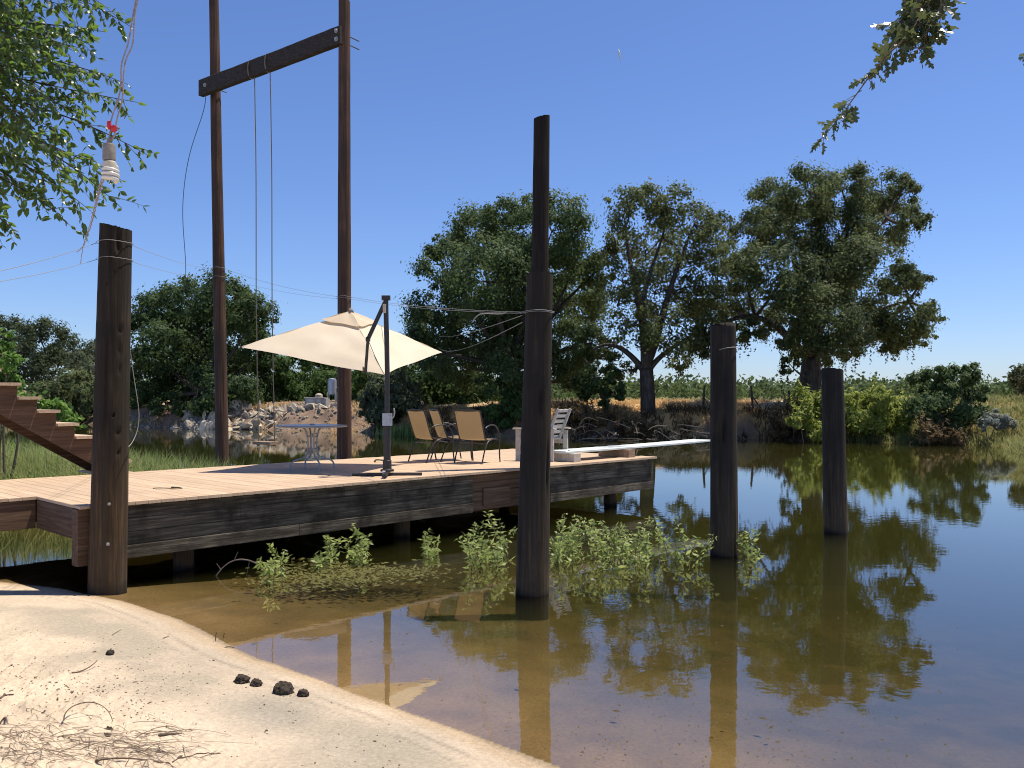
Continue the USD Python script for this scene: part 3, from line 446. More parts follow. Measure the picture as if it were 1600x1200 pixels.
c = P(676, 625, 60); t = thing('utility_pole', 'thin distant utility pole in front of the undergrowth', 'utility pole', (c[0], c[1], 0)); obj('pole', MB().tube([(0, 0, 1.5), (0, 0, P(0, 505, 60)[2])], [.16, .11], 10).mesh(), m_pole, t, smooth=40)
obj('crossarm', MB().box((-.5, -.21, P(0, 528, 60)[2]), (.5, -.12, P(0, 524, 60)[2])).mesh(), m_pole, t); obj('meter_box', MB().box((-.2, -.4, P(0, 580, 60)[2]), (.2, -.17, P(0, 568, 60)[2])).mesh(), m_steel, t)
for px, y0, lean, lab in ((1177, 603, -.12, 'dark leaning fence post on the bank just right of the nearer right-hand post'), (1098, 602, .1, 'dark fence post on the bank left of the nearer right post'), (1232, 610, .03, 'fence post partly behind the willow thicket')):
    c = P(px, 640, 46); z0 = ground_z(c[0], c[1]); t = thing('fence_post', lab, 'fence post', (c[0], c[1], z0)); obj('post', MB().tube([(0, 0, -.1), (lean, 0, P(0, y0, 46)[2] - z0)], [.07, .055], 8).mesh(), m_bark, t, smooth=40)
    obj('brace', MB().tube([(.5, 0, .0), (lean * .6, -.08, .75)], [.035, .03], 6).mesh(), m_bark, t)
for i, (px, lab) in enumerate(((1040, 'tangle of grey dead branches at the far waterline under the sparse oak'), (1090, 'grey fallen branches reaching into far water left of nearer right post'), (1490, 'bleached roots at the waterline beneath the tall dark shrub'), (930, 'dead branches low on the bank behind the diving board'))):
    c = W(px, 690 if px < 1400 else 694); t = thing('dead_branches', lab, 'driftwood', (c[0], c[1], 0)); rg = np.random.default_rng(60 + i)
    for q in range(13):
        a = np.array([rg.normal(0, 1.2), rg.uniform(0, 1.2), rg.uniform(.0, .7)]); e = a + np.array([rg.normal(0, .9), -rg.uniform(.4, 1.1), rg.uniform(-.5, .5)]); e[2] = max(e[2], -.05)
        obj('branch', MB().tube(spline([a, (a + e) / 2 + rg.normal(0, .2, 3), e], 7), np.linspace(.035, .007, 7) * rg.uniform(.5, 1.2), 5).mesh(), m_drift, t)

# ------------------------------------------------------------------ the dock (local x along the deck away from shore, y across it, away from the camera)
AX, AY, ROT = -4.2, 9.15, math.radians(46.5)
def dock_w(x, y, z=0.0): return np.array([AX + x * math.cos(ROT) - y * math.sin(ROT), AY + x * math.sin(ROT) + y * math.cos(ROT), z])
DT, L0, L1, WD = .90, -.42, 10.05, 3.72
dock = thing('dock', 'long tan plank dock with dark weathered timber sides over the river', 'dock', (AX, AY, 0), ROT)
rg = random.Random(12); x = L0 - .02
while x < L1:
    z = DT - rg.uniform(0, .0025)
    obj('plank', MB().box((x + .0025, -.078, z - .034), (min(x + .1395, L1 + .03), WD + .02, z), .004).mesh(), m_deck, dock); x += .142
while False: pass
x = L0 - .02 - .142
while x > -6.6:
    z = DT - rg.uniform(0, .0025); obj('plank', MB().box((x + .0025, 1.22, z - .034), (x + .1395, WD + .02, z), .004).mesh(), m_deck, dock); x -= .142
hs = .1455
for (a, b, y0, joints) in ((L0 + .13, 5.23, .0, (2.9, 1.4, 3.6, 2.2)), (7.02, L1, .0, (20, 20, 20, 20))):
    for k in range(4):
        zt = DT - .037 - k * hs; cuts = [a] + [j for j in (joints[k],) if a < j < b] + [b]
        for c0, c1 in zip(cuts[:-1], cuts[1:]):
            pr = rg.uniform(0, .006) + (.012 if k == 3 else 0)
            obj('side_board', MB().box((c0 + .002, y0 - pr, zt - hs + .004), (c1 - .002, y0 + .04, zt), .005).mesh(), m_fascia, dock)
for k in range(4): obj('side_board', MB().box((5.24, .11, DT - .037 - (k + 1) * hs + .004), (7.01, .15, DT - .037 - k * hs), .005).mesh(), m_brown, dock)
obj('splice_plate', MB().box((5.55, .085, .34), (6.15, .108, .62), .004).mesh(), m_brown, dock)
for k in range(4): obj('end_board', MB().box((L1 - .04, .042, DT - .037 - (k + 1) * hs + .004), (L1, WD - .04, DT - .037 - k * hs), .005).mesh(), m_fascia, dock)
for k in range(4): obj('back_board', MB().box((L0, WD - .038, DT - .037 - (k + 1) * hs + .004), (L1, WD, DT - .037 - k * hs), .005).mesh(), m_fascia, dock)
obj('corner_post', MB().box((L0 - .03, -.03, .27), (L0 + .12, .12, DT - .04), .008).mesh(), m_brown, dock)
obj('end_board', MB().box((L0 - .02, .125, DT - .36), (L0 + .02, 1.21, DT - .037), .006).mesh(), m_brown_across, dock)
obj('gangway_board', MB().box((-6.6, 1.24, DT - .36), (L0 - .025, 1.28, DT - .037), .006).mesh(), m_brown, dock)
obj('gangway_board', MB().box((-6.6, WD - .04, DT - .36), (L0 - .025, WD, DT - .037), .006).mesh(), m_brown, dock)
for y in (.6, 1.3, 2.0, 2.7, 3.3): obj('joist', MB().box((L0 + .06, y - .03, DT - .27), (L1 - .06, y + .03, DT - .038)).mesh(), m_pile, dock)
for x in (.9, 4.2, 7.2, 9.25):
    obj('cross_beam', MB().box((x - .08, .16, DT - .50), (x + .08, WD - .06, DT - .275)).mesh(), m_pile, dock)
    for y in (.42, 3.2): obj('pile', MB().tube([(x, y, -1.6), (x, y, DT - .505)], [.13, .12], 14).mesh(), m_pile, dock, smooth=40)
for x in (-2.4, -5.4):
    for y in (1.6, 3.3): obj('pile', MB().box((x - .07, y - .07, -.4), (x + .07, y + .07, DT - .27)).mesh(), m_brown, dock)

# stairs at the back of the gangway
st = thing('staircase', 'brown timber stair climbing left from the back of the deck', 'stairs', (AX, AY, 0), ROT)
rise, run, N = .19, .25, 11
prof = [(1.607, DT)]
for k in range(1, N + 1):
    xf = 1.607 - run * k; prof += [(xf + run, DT + rise * k - .045), (xf, DT + rise * k - .045)]
prof += [(1.607 - run * N, DT + rise * (N - 1) - .35), (1.34, DT)]
for y in (3.80, 4.66): obj('stringer', extrude(prof, .05, ((0, y, 0), (1, 0, 0), (0, 0, 1))), m_brown, st)
for k in range(1, N + 1):
    xf = 1.607 - run * (k - 1); z = DT + rise * k
    obj('tread', MB().box((xf - run - .005, 3.66, z - .042), (xf + .03, 4.72, z), .006).mesh(), m_tread, st)
    obj('riser', MB().box((xf - .03, 3.802, z - rise + .002), (xf - .006, 4.608, z - .045), .0).mesh(), m_brown, st)
for y in (3.88, 4.65): obj('support_post', MB().box((1.607 - run * N - .05, y - .06, .0), (1.607 - run * N + .06, y + .06, DT + rise * (N - 1) - .3)).mesh(), m_brown, st)
obj('landing_pad', MB().box((1.28, 3.80, DT - .04), (1.72, 4.78, DT - .002), .004).mesh(), m_tread, st)

# ------------------------------------------------------------------ piles and poles
def pile(name, label, base, ztop, r0, r1, top_shift, m, seed, holes=(), bolts=(), zb=-.9, rings=110, sides=56, group=None, cat='post', tilt_top=0.03):
    rg = np.random.default_rng(seed); t = thing(name, label, cat, (base[0], base[1], 0), group=group); hh = np.r_[np.linspace(zb, 0, 8)[:-1], np.linspace(0, ztop, rings)]
    a = np.arange(sides) * 2 * PI / sides; Hh, Aa = np.meshgrid(hh, a, indexing='ij'); u = np.clip(Hh / ztop, 0, 1); r = r0 + (r1 - r0) * u
    q = np.stack([np.cos(Aa) * 1.0, np.sin(Aa) * 1.0, Hh * .35], -1); lump = meshkit.fbm(q * 1.3 + seed * 7.1, 4, seed) - .5; q2 = np.stack([np.cos(Aa) * 7, np.sin(Aa) * 7, Hh * .5], -1); gr = meshkit.fbm(q2, 4, seed + 5)
    crack = np.clip(.40 - gr, 0, 1) * 2.2; r = r * (1 + .12 * lump) - .042 * crack
    for (ang, z, dz, da) in holes:
        dd = np.exp(-(((Aa - ang + PI) % (2 * PI) - PI) / da) ** 2 - ((Hh - z) / dz) ** 2); r = r - .05 * dd
    cx, cy = top_shift[0] * u, top_shift[1] * u; zz = Hh + np.where(Hh >= ztop - 1e-6, tilt_top * np.cos(Aa + seed) + .02 * (gr - .5), 0)
    v = np.stack([cx + r * np.cos(Aa), cy + r * np.sin(Aa), zz], -1).reshape(-1, 3); n = len(hh); i, j = np.meshgrid(np.arange(n - 1), np.arange(sides), indexing='ij')
    f = np.stack([i * sides + j, i * sides + (j + 1) % sides, (i + 1) * sides + (j + 1) % sides, (i + 1) * sides + j], -1).reshape(-1, 4); f = np.vstack([f[:, [0, 1, 2]], f[:, [0, 2, 3]]])
    k = len(v); inner = np.array([[top_shift[0], top_shift[1], ztop + .004]]); v = np.vstack([v, inner]); l = (n - 1) * sides; jj = np.arange(sides); f = np.vstack([f, np.stack([np.full(sides, k), l + jj, l + (jj + 1) % sides], 1)])
    obj('shaft', (v, f), m, t, smooth=50)
    for (ang, z, s) in bolts:
        uu = z / ztop; rr = r0 + (r1 - r0) * uu; c = np.array([top_shift[0] * uu + rr * math.cos(ang), top_shift[1] * uu + rr * math.sin(ang), z]); d = np.array([math.cos(ang), math.sin(ang), 0])
        obj('bolt_head', MB().tube([c - d * .02, c + d * .006, c + d * .006, c + d * .022], [s * 1.5, s * 1.5, s, s * .9], 8).mesh(), m_bolt, t)
    return t
FR = -PI / 2                                         # towards the camera
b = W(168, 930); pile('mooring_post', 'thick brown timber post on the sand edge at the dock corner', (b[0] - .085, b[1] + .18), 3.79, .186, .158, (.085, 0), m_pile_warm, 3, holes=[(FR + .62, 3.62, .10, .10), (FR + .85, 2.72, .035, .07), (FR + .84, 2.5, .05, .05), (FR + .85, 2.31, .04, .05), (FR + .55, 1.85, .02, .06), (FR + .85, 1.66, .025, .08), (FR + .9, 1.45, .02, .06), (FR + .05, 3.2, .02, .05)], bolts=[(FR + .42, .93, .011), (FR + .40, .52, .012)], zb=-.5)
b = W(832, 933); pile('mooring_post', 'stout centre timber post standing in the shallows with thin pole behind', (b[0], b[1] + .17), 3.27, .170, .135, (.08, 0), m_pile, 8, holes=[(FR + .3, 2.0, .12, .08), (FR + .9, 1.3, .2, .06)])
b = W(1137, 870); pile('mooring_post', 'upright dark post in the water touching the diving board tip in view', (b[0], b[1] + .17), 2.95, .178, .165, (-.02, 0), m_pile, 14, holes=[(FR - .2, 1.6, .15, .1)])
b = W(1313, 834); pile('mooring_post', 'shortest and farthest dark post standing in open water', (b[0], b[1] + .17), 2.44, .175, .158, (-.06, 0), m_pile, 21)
q = dock_w(6.45, -.22); pile('tall_pile', 'slim tarred pole rising above and behind the centre post', (q[0], q[1]), 6.52, .15, .128, ((841.5 - 836) / F * 13.8 + .02, 0), m_black_pile, 31, sides=36, cat='pole')
bl = P(348, 720, 20.0); br = P(538, 712, 17.2)
zl, zr = 12.2, 10.05
t1 = pile('swing_pole', 'left reddish pole of the tall rope swing frame, running out of the picture', (bl[0], bl[1]), zl, .155, .105, (-.20 * zl / 10.9, .0), m_pole, 41, sides=30, rings=140, cat='pole', zb=-1.5)
t2 = pile('swing_pole', 'right reddish pole of the tall rope swing frame ending at picture top', (br[0], br[1]), zr, .15, .112, (.0, 0), m_pole, 47, sides=30, rings=140, cat='pole', zb=-1.5)
# crossbeam, held on the camera side of both poles
def beam_pt(f):                                      # along the beam's axis
    a, b_ = P(321, 136, 19.70), P(544, 51.5, 16.98); return a + (b_ - a) * f
bm = thing('swing_beam', 'heavy dark crossbeam bolted between the two swing poles', 'beam', beam_pt(0)); o = beam_pt(0)
d = beam_pt(1) - beam_pt(0); d /= np.linalg.norm(d); seg = 14; nrm = np.array([d[1], -d[0], 0]); nrm /= np.linalg.norm(nrm)
nrm = nrm if nrm[1] < 0 else -nrm
v, f = obox(beam_pt(-.035) - o, beam_pt(.965) - o, .14, .36, b=.012); mm = trimesh.Trimesh(v, f).subdivide_to_size(.22); vv = mm.vertices + (meshkit.fbm(mm.vertices * 2.2, 3, 2)[:, None] - .5) * np.array([.02, .02, .05])
tm_ = obj('timber', (vv, mm.faces), m_beam, bm)
for fr, dz in ((.02, 0), (.945, .09), (.945, -.08)):
    c = beam_pt(fr) - o + np.array([0, 0, dz]); obj('bolt_head', MB().tube([c + nrm * .06, c + nrm * .085, c + nrm * .085, c + nrm * .11], [.05, .05, .03, .028], 8).mesh(), m_bolt, tm_)
    e = c - nrm * .55 if fr > .5 else c - nrm * .5
    obj('threaded_rod', MB().tube([c - nrm * .07, e], .012, 6).mesh(), m_cable, tm_)
for fr in (.355, .478): obj('rope_loop', MB().tube([beam_pt(fr) - o + nrm * .1 * math.cos(a) * .95 + np.array([0, 0, .20 * math.sin(a)]) for a in np.linspace(0, 2 * PI, 17)], .016, 6).mesh(), m_rope, bm)
# the swing
sw = thing('rope_swing', 'wooden plank swing on two very long ropes below the crossbeam', 'swing', (0, 0, 0)); ends = []
for fr, px in ((.378, 403.5), (.49, 428.5)):
    a = beam_pt(fr); a[2] -= .18; e = P(px, 690, a[1] - .05); ends.append(e); dx = np.linspace(0, 1, 60)
    obj('rope', MB().tube(a + (e - a) * dx[:, None] + np.stack([.012 * np.sin(dx * 7), 0 * dx, 0 * dx], 1), .011, 6).mesh(), m_rope, sw)
cc = (ends[0] + ends[1]) / 2; dd = ends[1] - ends[0]; dd[2] = 0; dd /= np.linalg.norm(dd)
obj('seat', MB().obox(cc - dd * .30 + np.array([0, 0, -.03]), cc + dd * .30 + np.array([0, 0, -.03]), .26, .065, b=.006).mesh(), m_block, sw)
for e in ends: obj('knot', lathe([(0, -.1), (.03, -.09), (.035, -.06), (.02, -.052)], 10, e), m_rope, sw, smooth=True)

# ------------------------------------------------------------------ wires
wr = lambda name, label, runs, r, m, cat='wire': [thing(name, label, cat, (0, 0, 0))] + [0] if False else None
def wire(name, label, runs, r, m, cat='wire'):
    t = thing(name, label, cat, runs[0][0])
    for q in runs: obj('strand', MB().tube(q, r, 5).mesh(), m, t, smooth=True, off=runs[0][0])
    return t
def ring(c, r, n=20, a0=0, a1=2 * PI): return np.array([(c[0] + r * math.cos(a), c[1] + r * math.sin(a), c[2] + .004 * math.sin(3 * a)) for a in np.linspace(a0, a1, n)])
LP = W(168, 930) + np.array([-.015, .18, 0]); CP = W(832, 933) + np.array([.06, .17, 0])
for dy, zz, yl, lab in ((0, 380, 432, 'upper white light cord tied round the corner post and swing poles'), (1, 406, 437, 'lower white light cord tied round the corner post and swing poles')):
    zp = P(0, zz, LP[1])[2]; lp = np.array([LP[0] + .005, LP[1], zp]); rad = .178
    zq = P(0, 418 if dy == 0 else 432, 19.9)[2]; polel = np.array([bl[0] - .20 * zq / 10.9, bl[1], zq]); zq2 = P(0, 463 if dy == 0 else 466, 17.1)[2]; poler = np.array([br[0], br[1], zq2]); zc = P(0, 487 if dy == 0 else 489, CP[1])[2]; cp = np.array([CP[0], CP[1], zc])
    runs = [sag(P(-160, 452 + 6 * dy, 6.4), lp + np.array([-rad, -.02, 0]), .05), ring(lp, rad, 24), sag(lp + np.array([rad * .7, rad * .7, 0]), polel + np.array([-.14, 0, 0]), .06, 24), ring(polel, .158),
            sag(polel + np.array([.1, -.1, 0]), poler + np.array([-.13, -.05, 0]), .08, 16), ring(poler, .158), sag(poler + np.array([.1, -.1, 0]), cp + np.array([-.165, .06, 0]), .05, 24), ring(cp, .165 + .002)]
    wire('light_cord', lab, runs, .0030 if dy == 0 else .0026, m_white_wire)
for py, pe, lab, s in ((492, 520, 'cable from the centre post towards the distant utility pole, upper', .25), (503, 532, 'cable from the centre post towards the distant utility pole, lower', .5)):
    a = np.array([CP[0] - .16, CP[1] + .05, P(0, py, CP[1])[2]]); e = P(676, pe, 59.7); wire('service_cable', lab, [sag(a, e, s, 40)], .004, m_white_wire)
q = spline([P(790, 489, 9.2), P(765, 490, 9.3), P(748, 492, 9.3), P(740, 500, 9.3), P(738, 503, 9.3)], 14); wire('loose_cord', 'short loose cord end curling below the cords left of centre post', [q], .006, m_white_wire)
q = spline([P(321, 147, 19.6), P(316, 180, 19.6), P(298, 235, 19.6), P(287, 300, 19.6), P(286, 350, 19.6), P(290, 410, 19.6), P(287, 455, 19.6)], 40); wire('hanging_cable', 'thin dark cable dangling from the left end of the crossbeam', [q], .008, m_cable, 'cable')
q = spline([P(202, 480, 8.9), P(205, 560, 9.0), P(214, 620, 9.0), P(217, 655, 9.0), P(212, 680, 8.95), P(201, 698, 8.8)], 30); wire('looped_wire', 'pale wire looping down the right side of the corner post', [q], .0045, m_white_wire)
q = spline([P(-60, 560, 13), P(0, 606, 13.2), P(30, 620, 13.4), P(62, 630, 13.6)], 20); wire('stair_cord', 'pale cord sloping to the vine above the stairs', [q], .012, m_white_wire)
c = np.array([P(1133, 550, W(1133, 870)[1] + .17)[0] - .005, W(1133, 870)[1] + .17, P(0, 549, 10.9)[2]]); wire('tie_wire', 'scrap of pale wire twisted round the upright dark post', [np.array([(c[0] + .177 * math.cos(a), c[1] + .177 * math.sin(a), c[2] + .05 * math.sin(a * 1.0 + 2.6)) for a in np.linspace(-2.2, .1, 14)])], .005, m_white_wire)

# hanging lamp
lb = thing('hanging_lamp', 'old spiral bulb in a grey socket hanging on wires under the tree', 'light bulb', P(171, 240, 3.2)); o = P(171, 240, 3.2); S = 3.2 / F
X = lambda px, py, dd=0: P(px, py, 3.2 + dd) - o
obj('socket', lathe([(0, 0), (.008, 0), (.009, -.018), (.020, -.022), (.0225, -.03), (.0235, -.078), (.021, -.084), (0, -.084)], 24, X(170.5, 216)), m_socket, lb, smooth=35)
obj('ballast', lathe([(0, 0), (.017, 0), (.024, -.006), (.026, -.026), (.022, -.040), (.016, -.046), (0, -.046)], 24, X(171.5, 251.5)), m_ballast, lb, smooth=35)
th = np.linspace(0, 2 * PI * 3.2, 110); hx = [(X(172.5, 266) + np.array([(.0215 + .004 * math.sin(a / 7.2)) * math.cos(a), (.0215 + .004 * math.sin(a / 7.2)) * math.sin(a), .012 - 0.0025 * a])) for a in th]; obj('spiral_tube', MB().tube(hx, .0078, 8).mesh(), m_bulb, lb, smooth=True)
for px, py, qx, qy, r in ((171, 202, 170.5, 190, .009), (176, 206, 180, 197, .012)): obj('wire_nut', MB().tube([X(px, py), X(px * .6 + qx * .4, py * .6 + qy * .4), X(qx, qy), X(qx + (qx - px) * .12, qy + (qy - py) * .12)], [r * .6, r, r * .8, .002], 10).mesh(), m_red, lb, smooth=40)
for (cord) in ([(173, 205), (176, 180), (188, 140), (190, 100), (198, 75), (205, 40), (216, -20), (230, -90)], [(181, 200), (185, 178), (191, 155), (193, 120), (198, 90), (207, 70), (210, 30), (220, -20), (232, -90)]): obj('cord', MB().tube(spline([X(a, b_, .0) for a, b_ in cord], 50), .0026, 6).mesh(), m_twisted, lb, smooth=True)
obj('cord', MB().tube(spline([X(173, 205), X(171, 210), X(171, 217)], 8), .003, 6).mesh(), m_twisted, lb); obj('cord', MB().tube(spline([X(180, 205), X(178, 214), X(173, 217)], 8), .003, 6).mesh(), m_twisted, lb)
runs = []
for ph in (0, PI):
    t = np.linspace(0, 1, 240); path = spline([P(163, 272, 3.26), P(157, 292, 3.5), P(150, 318, 4.2), P(142, 350, 5.2), P(131, 382, 6.4)] + [P(120, 394, 6.9) if ph == 0 else P(126, 412, 6.95)], 240)
    path[:, 0] += .0055 * np.sin(t * 75 + ph) * np.clip((1 - t) * 4, 0, 1); runs.append(path)
wire('twisted_cord', 'twisted pair of thin cords running from the bulb down to the light cords', runs, .0028, m_twisted, 'cord')

# ------------------------------------------------------------------ umbrella
ub = W(605, 743, DT); um = thing('patio_umbrella', 'cream offset patio umbrella with dark post tilted over the deck', 'umbrella', ub); o = ub
base = MB()
for a in (0.06, PI / 2 + .06):
    d = np.array([math.cos(a), math.sin(a), 0]) * .50; obj('base_arm', MB().obox(-d + np.array([0, 0, .022 + .02 * (a > 1)]), d + np.array([0, 0, .022 + .02 * (a > 1)]), .06, .04, b=.006).mesh(), m_metal_black, um)
obj('foot_wheel', MB().tube([(-.05, -.09, .045), (-.01, -.09, .045)], .035, 12).mesh(), m_steel, um)
obj('post', MB().tube([(0, 0, .06), (.0, 0, .84)], .052, 14).mesh(), m_metal_black, um, smooth=40)
obj('post', MB().tube([(0, 0, .80), (.0, .01, 1.5), (-.02, .0, 2.54)], .036, 14).mesh(), m_metal_black, um, smooth=40)
obj('post_socket', lathe([(0, .06), (.10, .06), (.10, .085), (.065, .10), (.062, .22), (.055, .225)], 18), m_metal_black, um, smooth=35)
obj('post_cap', MB().box((-.075, -.05, 2.53), (.04, .05, 2.60), .012).mesh(), m_metal_black, um)
cr_ = obj('crank_housing', MB().box((-.06, -.10, .72), (.075, .0, .90), .012).mesh(), m_steel, um)
obj('crank', MB().tube(spline([(.05, -.08, .84), (.11, -.10, .86), (.12, -.12, .95), (.12, -.16, .955)], 14), .010, 8).mesh(), m_steel, cr_)
C = np.array([-2.665, 13.83, 2.79]) - o; d1 = np.array([.487, -.873, -.262]) * 1.68; d2 = np.array([-.873, -.487, 0]) * 1.68; nn = np.cross(d2, d1); nn /= np.linalg.norm(nn); nn = nn if nn[2] > 0 else -nn
corners = [C + d1, C + d2 + np.array([0, 0, .01]), C - d1, C - d2 + np.array([0, 0, .01])]; apex = C + nn * .60
def panel(a, b_, s0, s1, lift=0.0, n=14, sagk=.05):    # cloth between two ribs, from fraction s0 to s1 of the way down
    g = []
    for i in range(n + 1):
        s = s0 + (s1 - s0) * i / n
        for j in range(n + 1):
            t = j / n; ra, rb = apex + (a - apex) * s, apex + (b_ - apex) * s; p = ra + (rb - ra) * t
            curve = .10 * s * (1 - s) * 4 * .5; bow = -4 * t * (1 - t) * sagk * s; inn = (C - (a + b_) / 2); inn = inn / np.linalg.norm(inn)
            p = p + nn * (curve * .35 + bow * .5 + lift) + inn * (4 * t * (1 - t) * .10 * s * s) + nn * (.008 * math.sin(t * 9 + s * 14) + .004 * math.sin(t * 5.3 - s * 23) * s * (1 - t) * t * 4); g.append(p)
    g = np.array(g); i, j = np.meshgrid(np.arange(n), np.arange(n), indexing='ij'); k = n + 1
    return g, np.stack([i * k + j, (i + 1) * k + j, (i + 1) * k + j + 1, i * k + j + 1], -1).reshape(-1, 4)
for k in range(4):
    obj('canopy_panel', panel(corners[k], corners[(k + 1) % 4], .16, 1.0), m_canopy, um, smooth=True)
    obj('vent_flap', panel(corners[k], corners[(k + 1) % 4], .015, .28, .045, 8, .12), m_vent, um, smooth=True)
    obj('rib', MB().tube([apex - nn * .1, corners[k] - nn * .012], .010, 6).mesh(), m_metal_black, um)
obj('finial', lathe([(0, .07), (.025, .065), (.04, .03), (.05, .0), (0, 0)], 14, apex + nn * .03), m_socket, um, smooth=True)
hub = apex - nn * .16
e1 = P(575, 530, 12.35) - o; e2 = P(571, 583, 12.42) - o; top = np.array([-.03, -.02, 2.50])
obj('arm', MB().obox(top, e1, .05, .05, b=.006).mesh(), m_metal_black, um); obj('arm', MB().obox(e1, e2, .04, .04, up=(0, 1, 0), b=.006).mesh(), m_metal_black, um)
obj('arm', MB().tube([e2, e2 + (hub - e2) * .5 + np.array([0, 0, -.08]), hub], .018, 8).mesh(), m_metal_black, um); obj('arm_joint', MB().tube([e1 - np.array([.03, 0, 0]), e1 + np.array([.03, 0, 0])], .035, 12).mesh(), m_metal_black, um)
obj('cord', MB().tube(sag(e1, np.array([-.03, -.04, P(600, 586, 12.3)[2] - o[2]]), .03, 8), .005, 5).mesh(), m_cable, um)
obj('strap', MB().obox(top + np.array([0, -.045, -.03]), top + np.array([.0, -.05, -.16]), .045, .01, up=(0, 1, 0)).mesh(), m_canopy, um)

# ------------------------------------------------------------------ table
tb = W(488, 734, DT); tt = thing('patio_table', 'round patio table on bent grey tube legs under the umbrella', 'table', tb)
obj('tabletop', lathe([(0, .668), (.50, .668), (.535, .672), (.54, .685), (.535, .697), (.50, .70), (0, .70)], 48), m_tabletop, tt, smooth=35)
for k in range(4):
    a = .55 + k * PI / 2; d = np.array([math.cos(a), math.sin(a), 0]); up = np.array([0, 0, 1.0])
    obj('leg', MB().tube(spline([d * .16 + up * .665, d * .085 + up * .55, d * .075 + up * .30, d * .11 + up * .215, d * .22 + up * .17, d * .32 + up * .13, d * .355 + up * .06, d * .36 + up * .0], 26), .0135, 8).mesh(), m_grey_tube, tt, smooth=True)
for z, r in ((.33, .078), (.52, .085)): obj('leg_ring', MB().tube(ring((0, 0, z), r, 24), .009, 6).mesh(), m_grey_tube, tt)
obj('umbrella_collar', lathe([(0, .70), (.04, .70), (.045, .715), (.02, .722), (0, .722)], 14), m_grey_tube, tt)

# ------------------------------------------------------------------ sling chairs (they face local +y)
def sling_chair(label, px, py, rot, group='tan sling chairs on the deck'):
    b_ = W(px, py, DT); t = thing('sling_chair', label, 'chair', b_, rot, group); w = .265
    for s in (-1, 1):
        x = s * w
        obj('side_frame', MB().tube(spline([(x, -.34, .90), (x, -.26, .68), (x, -.17, .44), (x, -.12, .40), (x, .0, .395), (x, .20, .42), (x, .27, .40)], 26), .0125, 8).mesh(), m_frame, t, smooth=True)
        obj('front_leg', MB().tube(spline([(x * 1.10, -.21, .60), (x * 1.12, -.05, .655), (x * 1.12, .14, .63), (x * 1.10, .24, .52), (x * 1.08, .27, .3), (x * 1.06, .30, 0)], 24), .0125, 8).mesh(), m_frame, t, smooth=True)
        obj('back_leg', MB().tube(spline([(x * 1.04, .0, .395), (x * 1.05, -.14, .33), (x * 1.06, -.24, .16), (x * 1.06, -.30, 0)], 18), .0125, 8).mesh(), m_frame, t, smooth=True)
    obj('crossbar', MB().tube([(-w * 1.04, -.155, .34), (w * 1.04, -.155, .34)], .010, 8).mesh(), m_frame, t); obj('crossbar', MB().tube([(-w, .265, .40), (w, .265, .40)], .010, 8).mesh(), m_frame, t)
    obj('top_rail', MB().tube(spline([(-w, -.34, .90), (-w * .5, -.352, .912), (w * .5, -.352, .912), (w, -.34, .90)], 10), .011, 8).mesh(), m_frame, t)
    def sheet(pr, nm):
        p = spline(pr, 14); n = len(p); xs = np.linspace(-w + .008, w - .008, 7); g = np.array([[(x_, q[0] , q[1] - .012 * (1 - (x_ / w) ** 2)) for x_ in xs] for q in p]).reshape(-1, 3)
        i, j = np.meshgrid(np.arange(n - 1), np.arange(6), indexing='ij'); obj(nm, (g, np.stack([i * 7 + j, (i + 1) * 7 + j, (i + 1) * 7 + j + 1, i * 7 + j + 1], -1).reshape(-1, 4)), m_sling, t, smooth=True)
    sheet([(-.34, .90), (-.26, .68), (-.17, .44), (-.15, .415)], 'backrest'); sheet([(-.135, .412), (-.06, .40), (.08, .405), (.20, .42), (.265, .405)], 'seat')
    return t
sling_chair('leftmost tan sling chair with its back to the umbrella', 674, 721, -math.radians(50))
sling_chair('middle sling chair partly hidden beside the leftmost chair, back in shade', 705, 718.5, -math.radians(66))
sling_chair('tan sling chair nearest the centre post, back square to view', 746, 722.5, -math.radians(30))

# ------------------------------------------------------------------ slatted white chair (faces local +y)
b_ = W(848, 719, DT); t = thing('slatted_chair', 'weathered white slatted wooden armchair behind the centre post', 'chair', b_, math.radians(62)); w = .30
for s in (-1, 1):
    x = s * w
    obj('leg', MB().box((x - .02, .30, 0), (x + .02, .39, .56), .004).mesh(), m_white_wood, t); obj('leg', MB().box((x - .02, -.36, 0), (x + .02, -.27, .54), .004).mesh(), m_white_wood, t)
    obj('armrest', MB().box((x - .055, -.40, .562), (x + .055, .43, .587), .005).mesh(), m_white_wood, t); obj('side_rail', MB().box((x - .018 - .001, -.268, .30), (x + .018, .298, .38), .004).mesh(), m_white_wood, t)
    obj('back_post', MB().obox((x * .86, -.20, .36), (x * .86, -.43, .93), .03, .05, up=(0, 1, 0), b=.004).mesh(), m_white_wood, t)
for k in range(6): obj('back_slat', MB().obox((-w * .86, -.195 - .23 * (k + .6) / 6.0 + .022, .385 + .57 * (k + .6) / 6.0 - .02), (w * .86, -.195 - .23 * (k + .6) / 6.0 + .022, .385 + .57 * (k + .6) / 6.0 - .02), .018, .055, up=(0, -.37, .93), b=.003).mesh(), m_white_wood, t)
for k in range(6): obj('seat_slat', MB().box((-w + .024, -.24 + k * .098, .383), (w - .024, -.24 + k * .098 + .08, .403), .003).mesh(), m_white_wood, t)

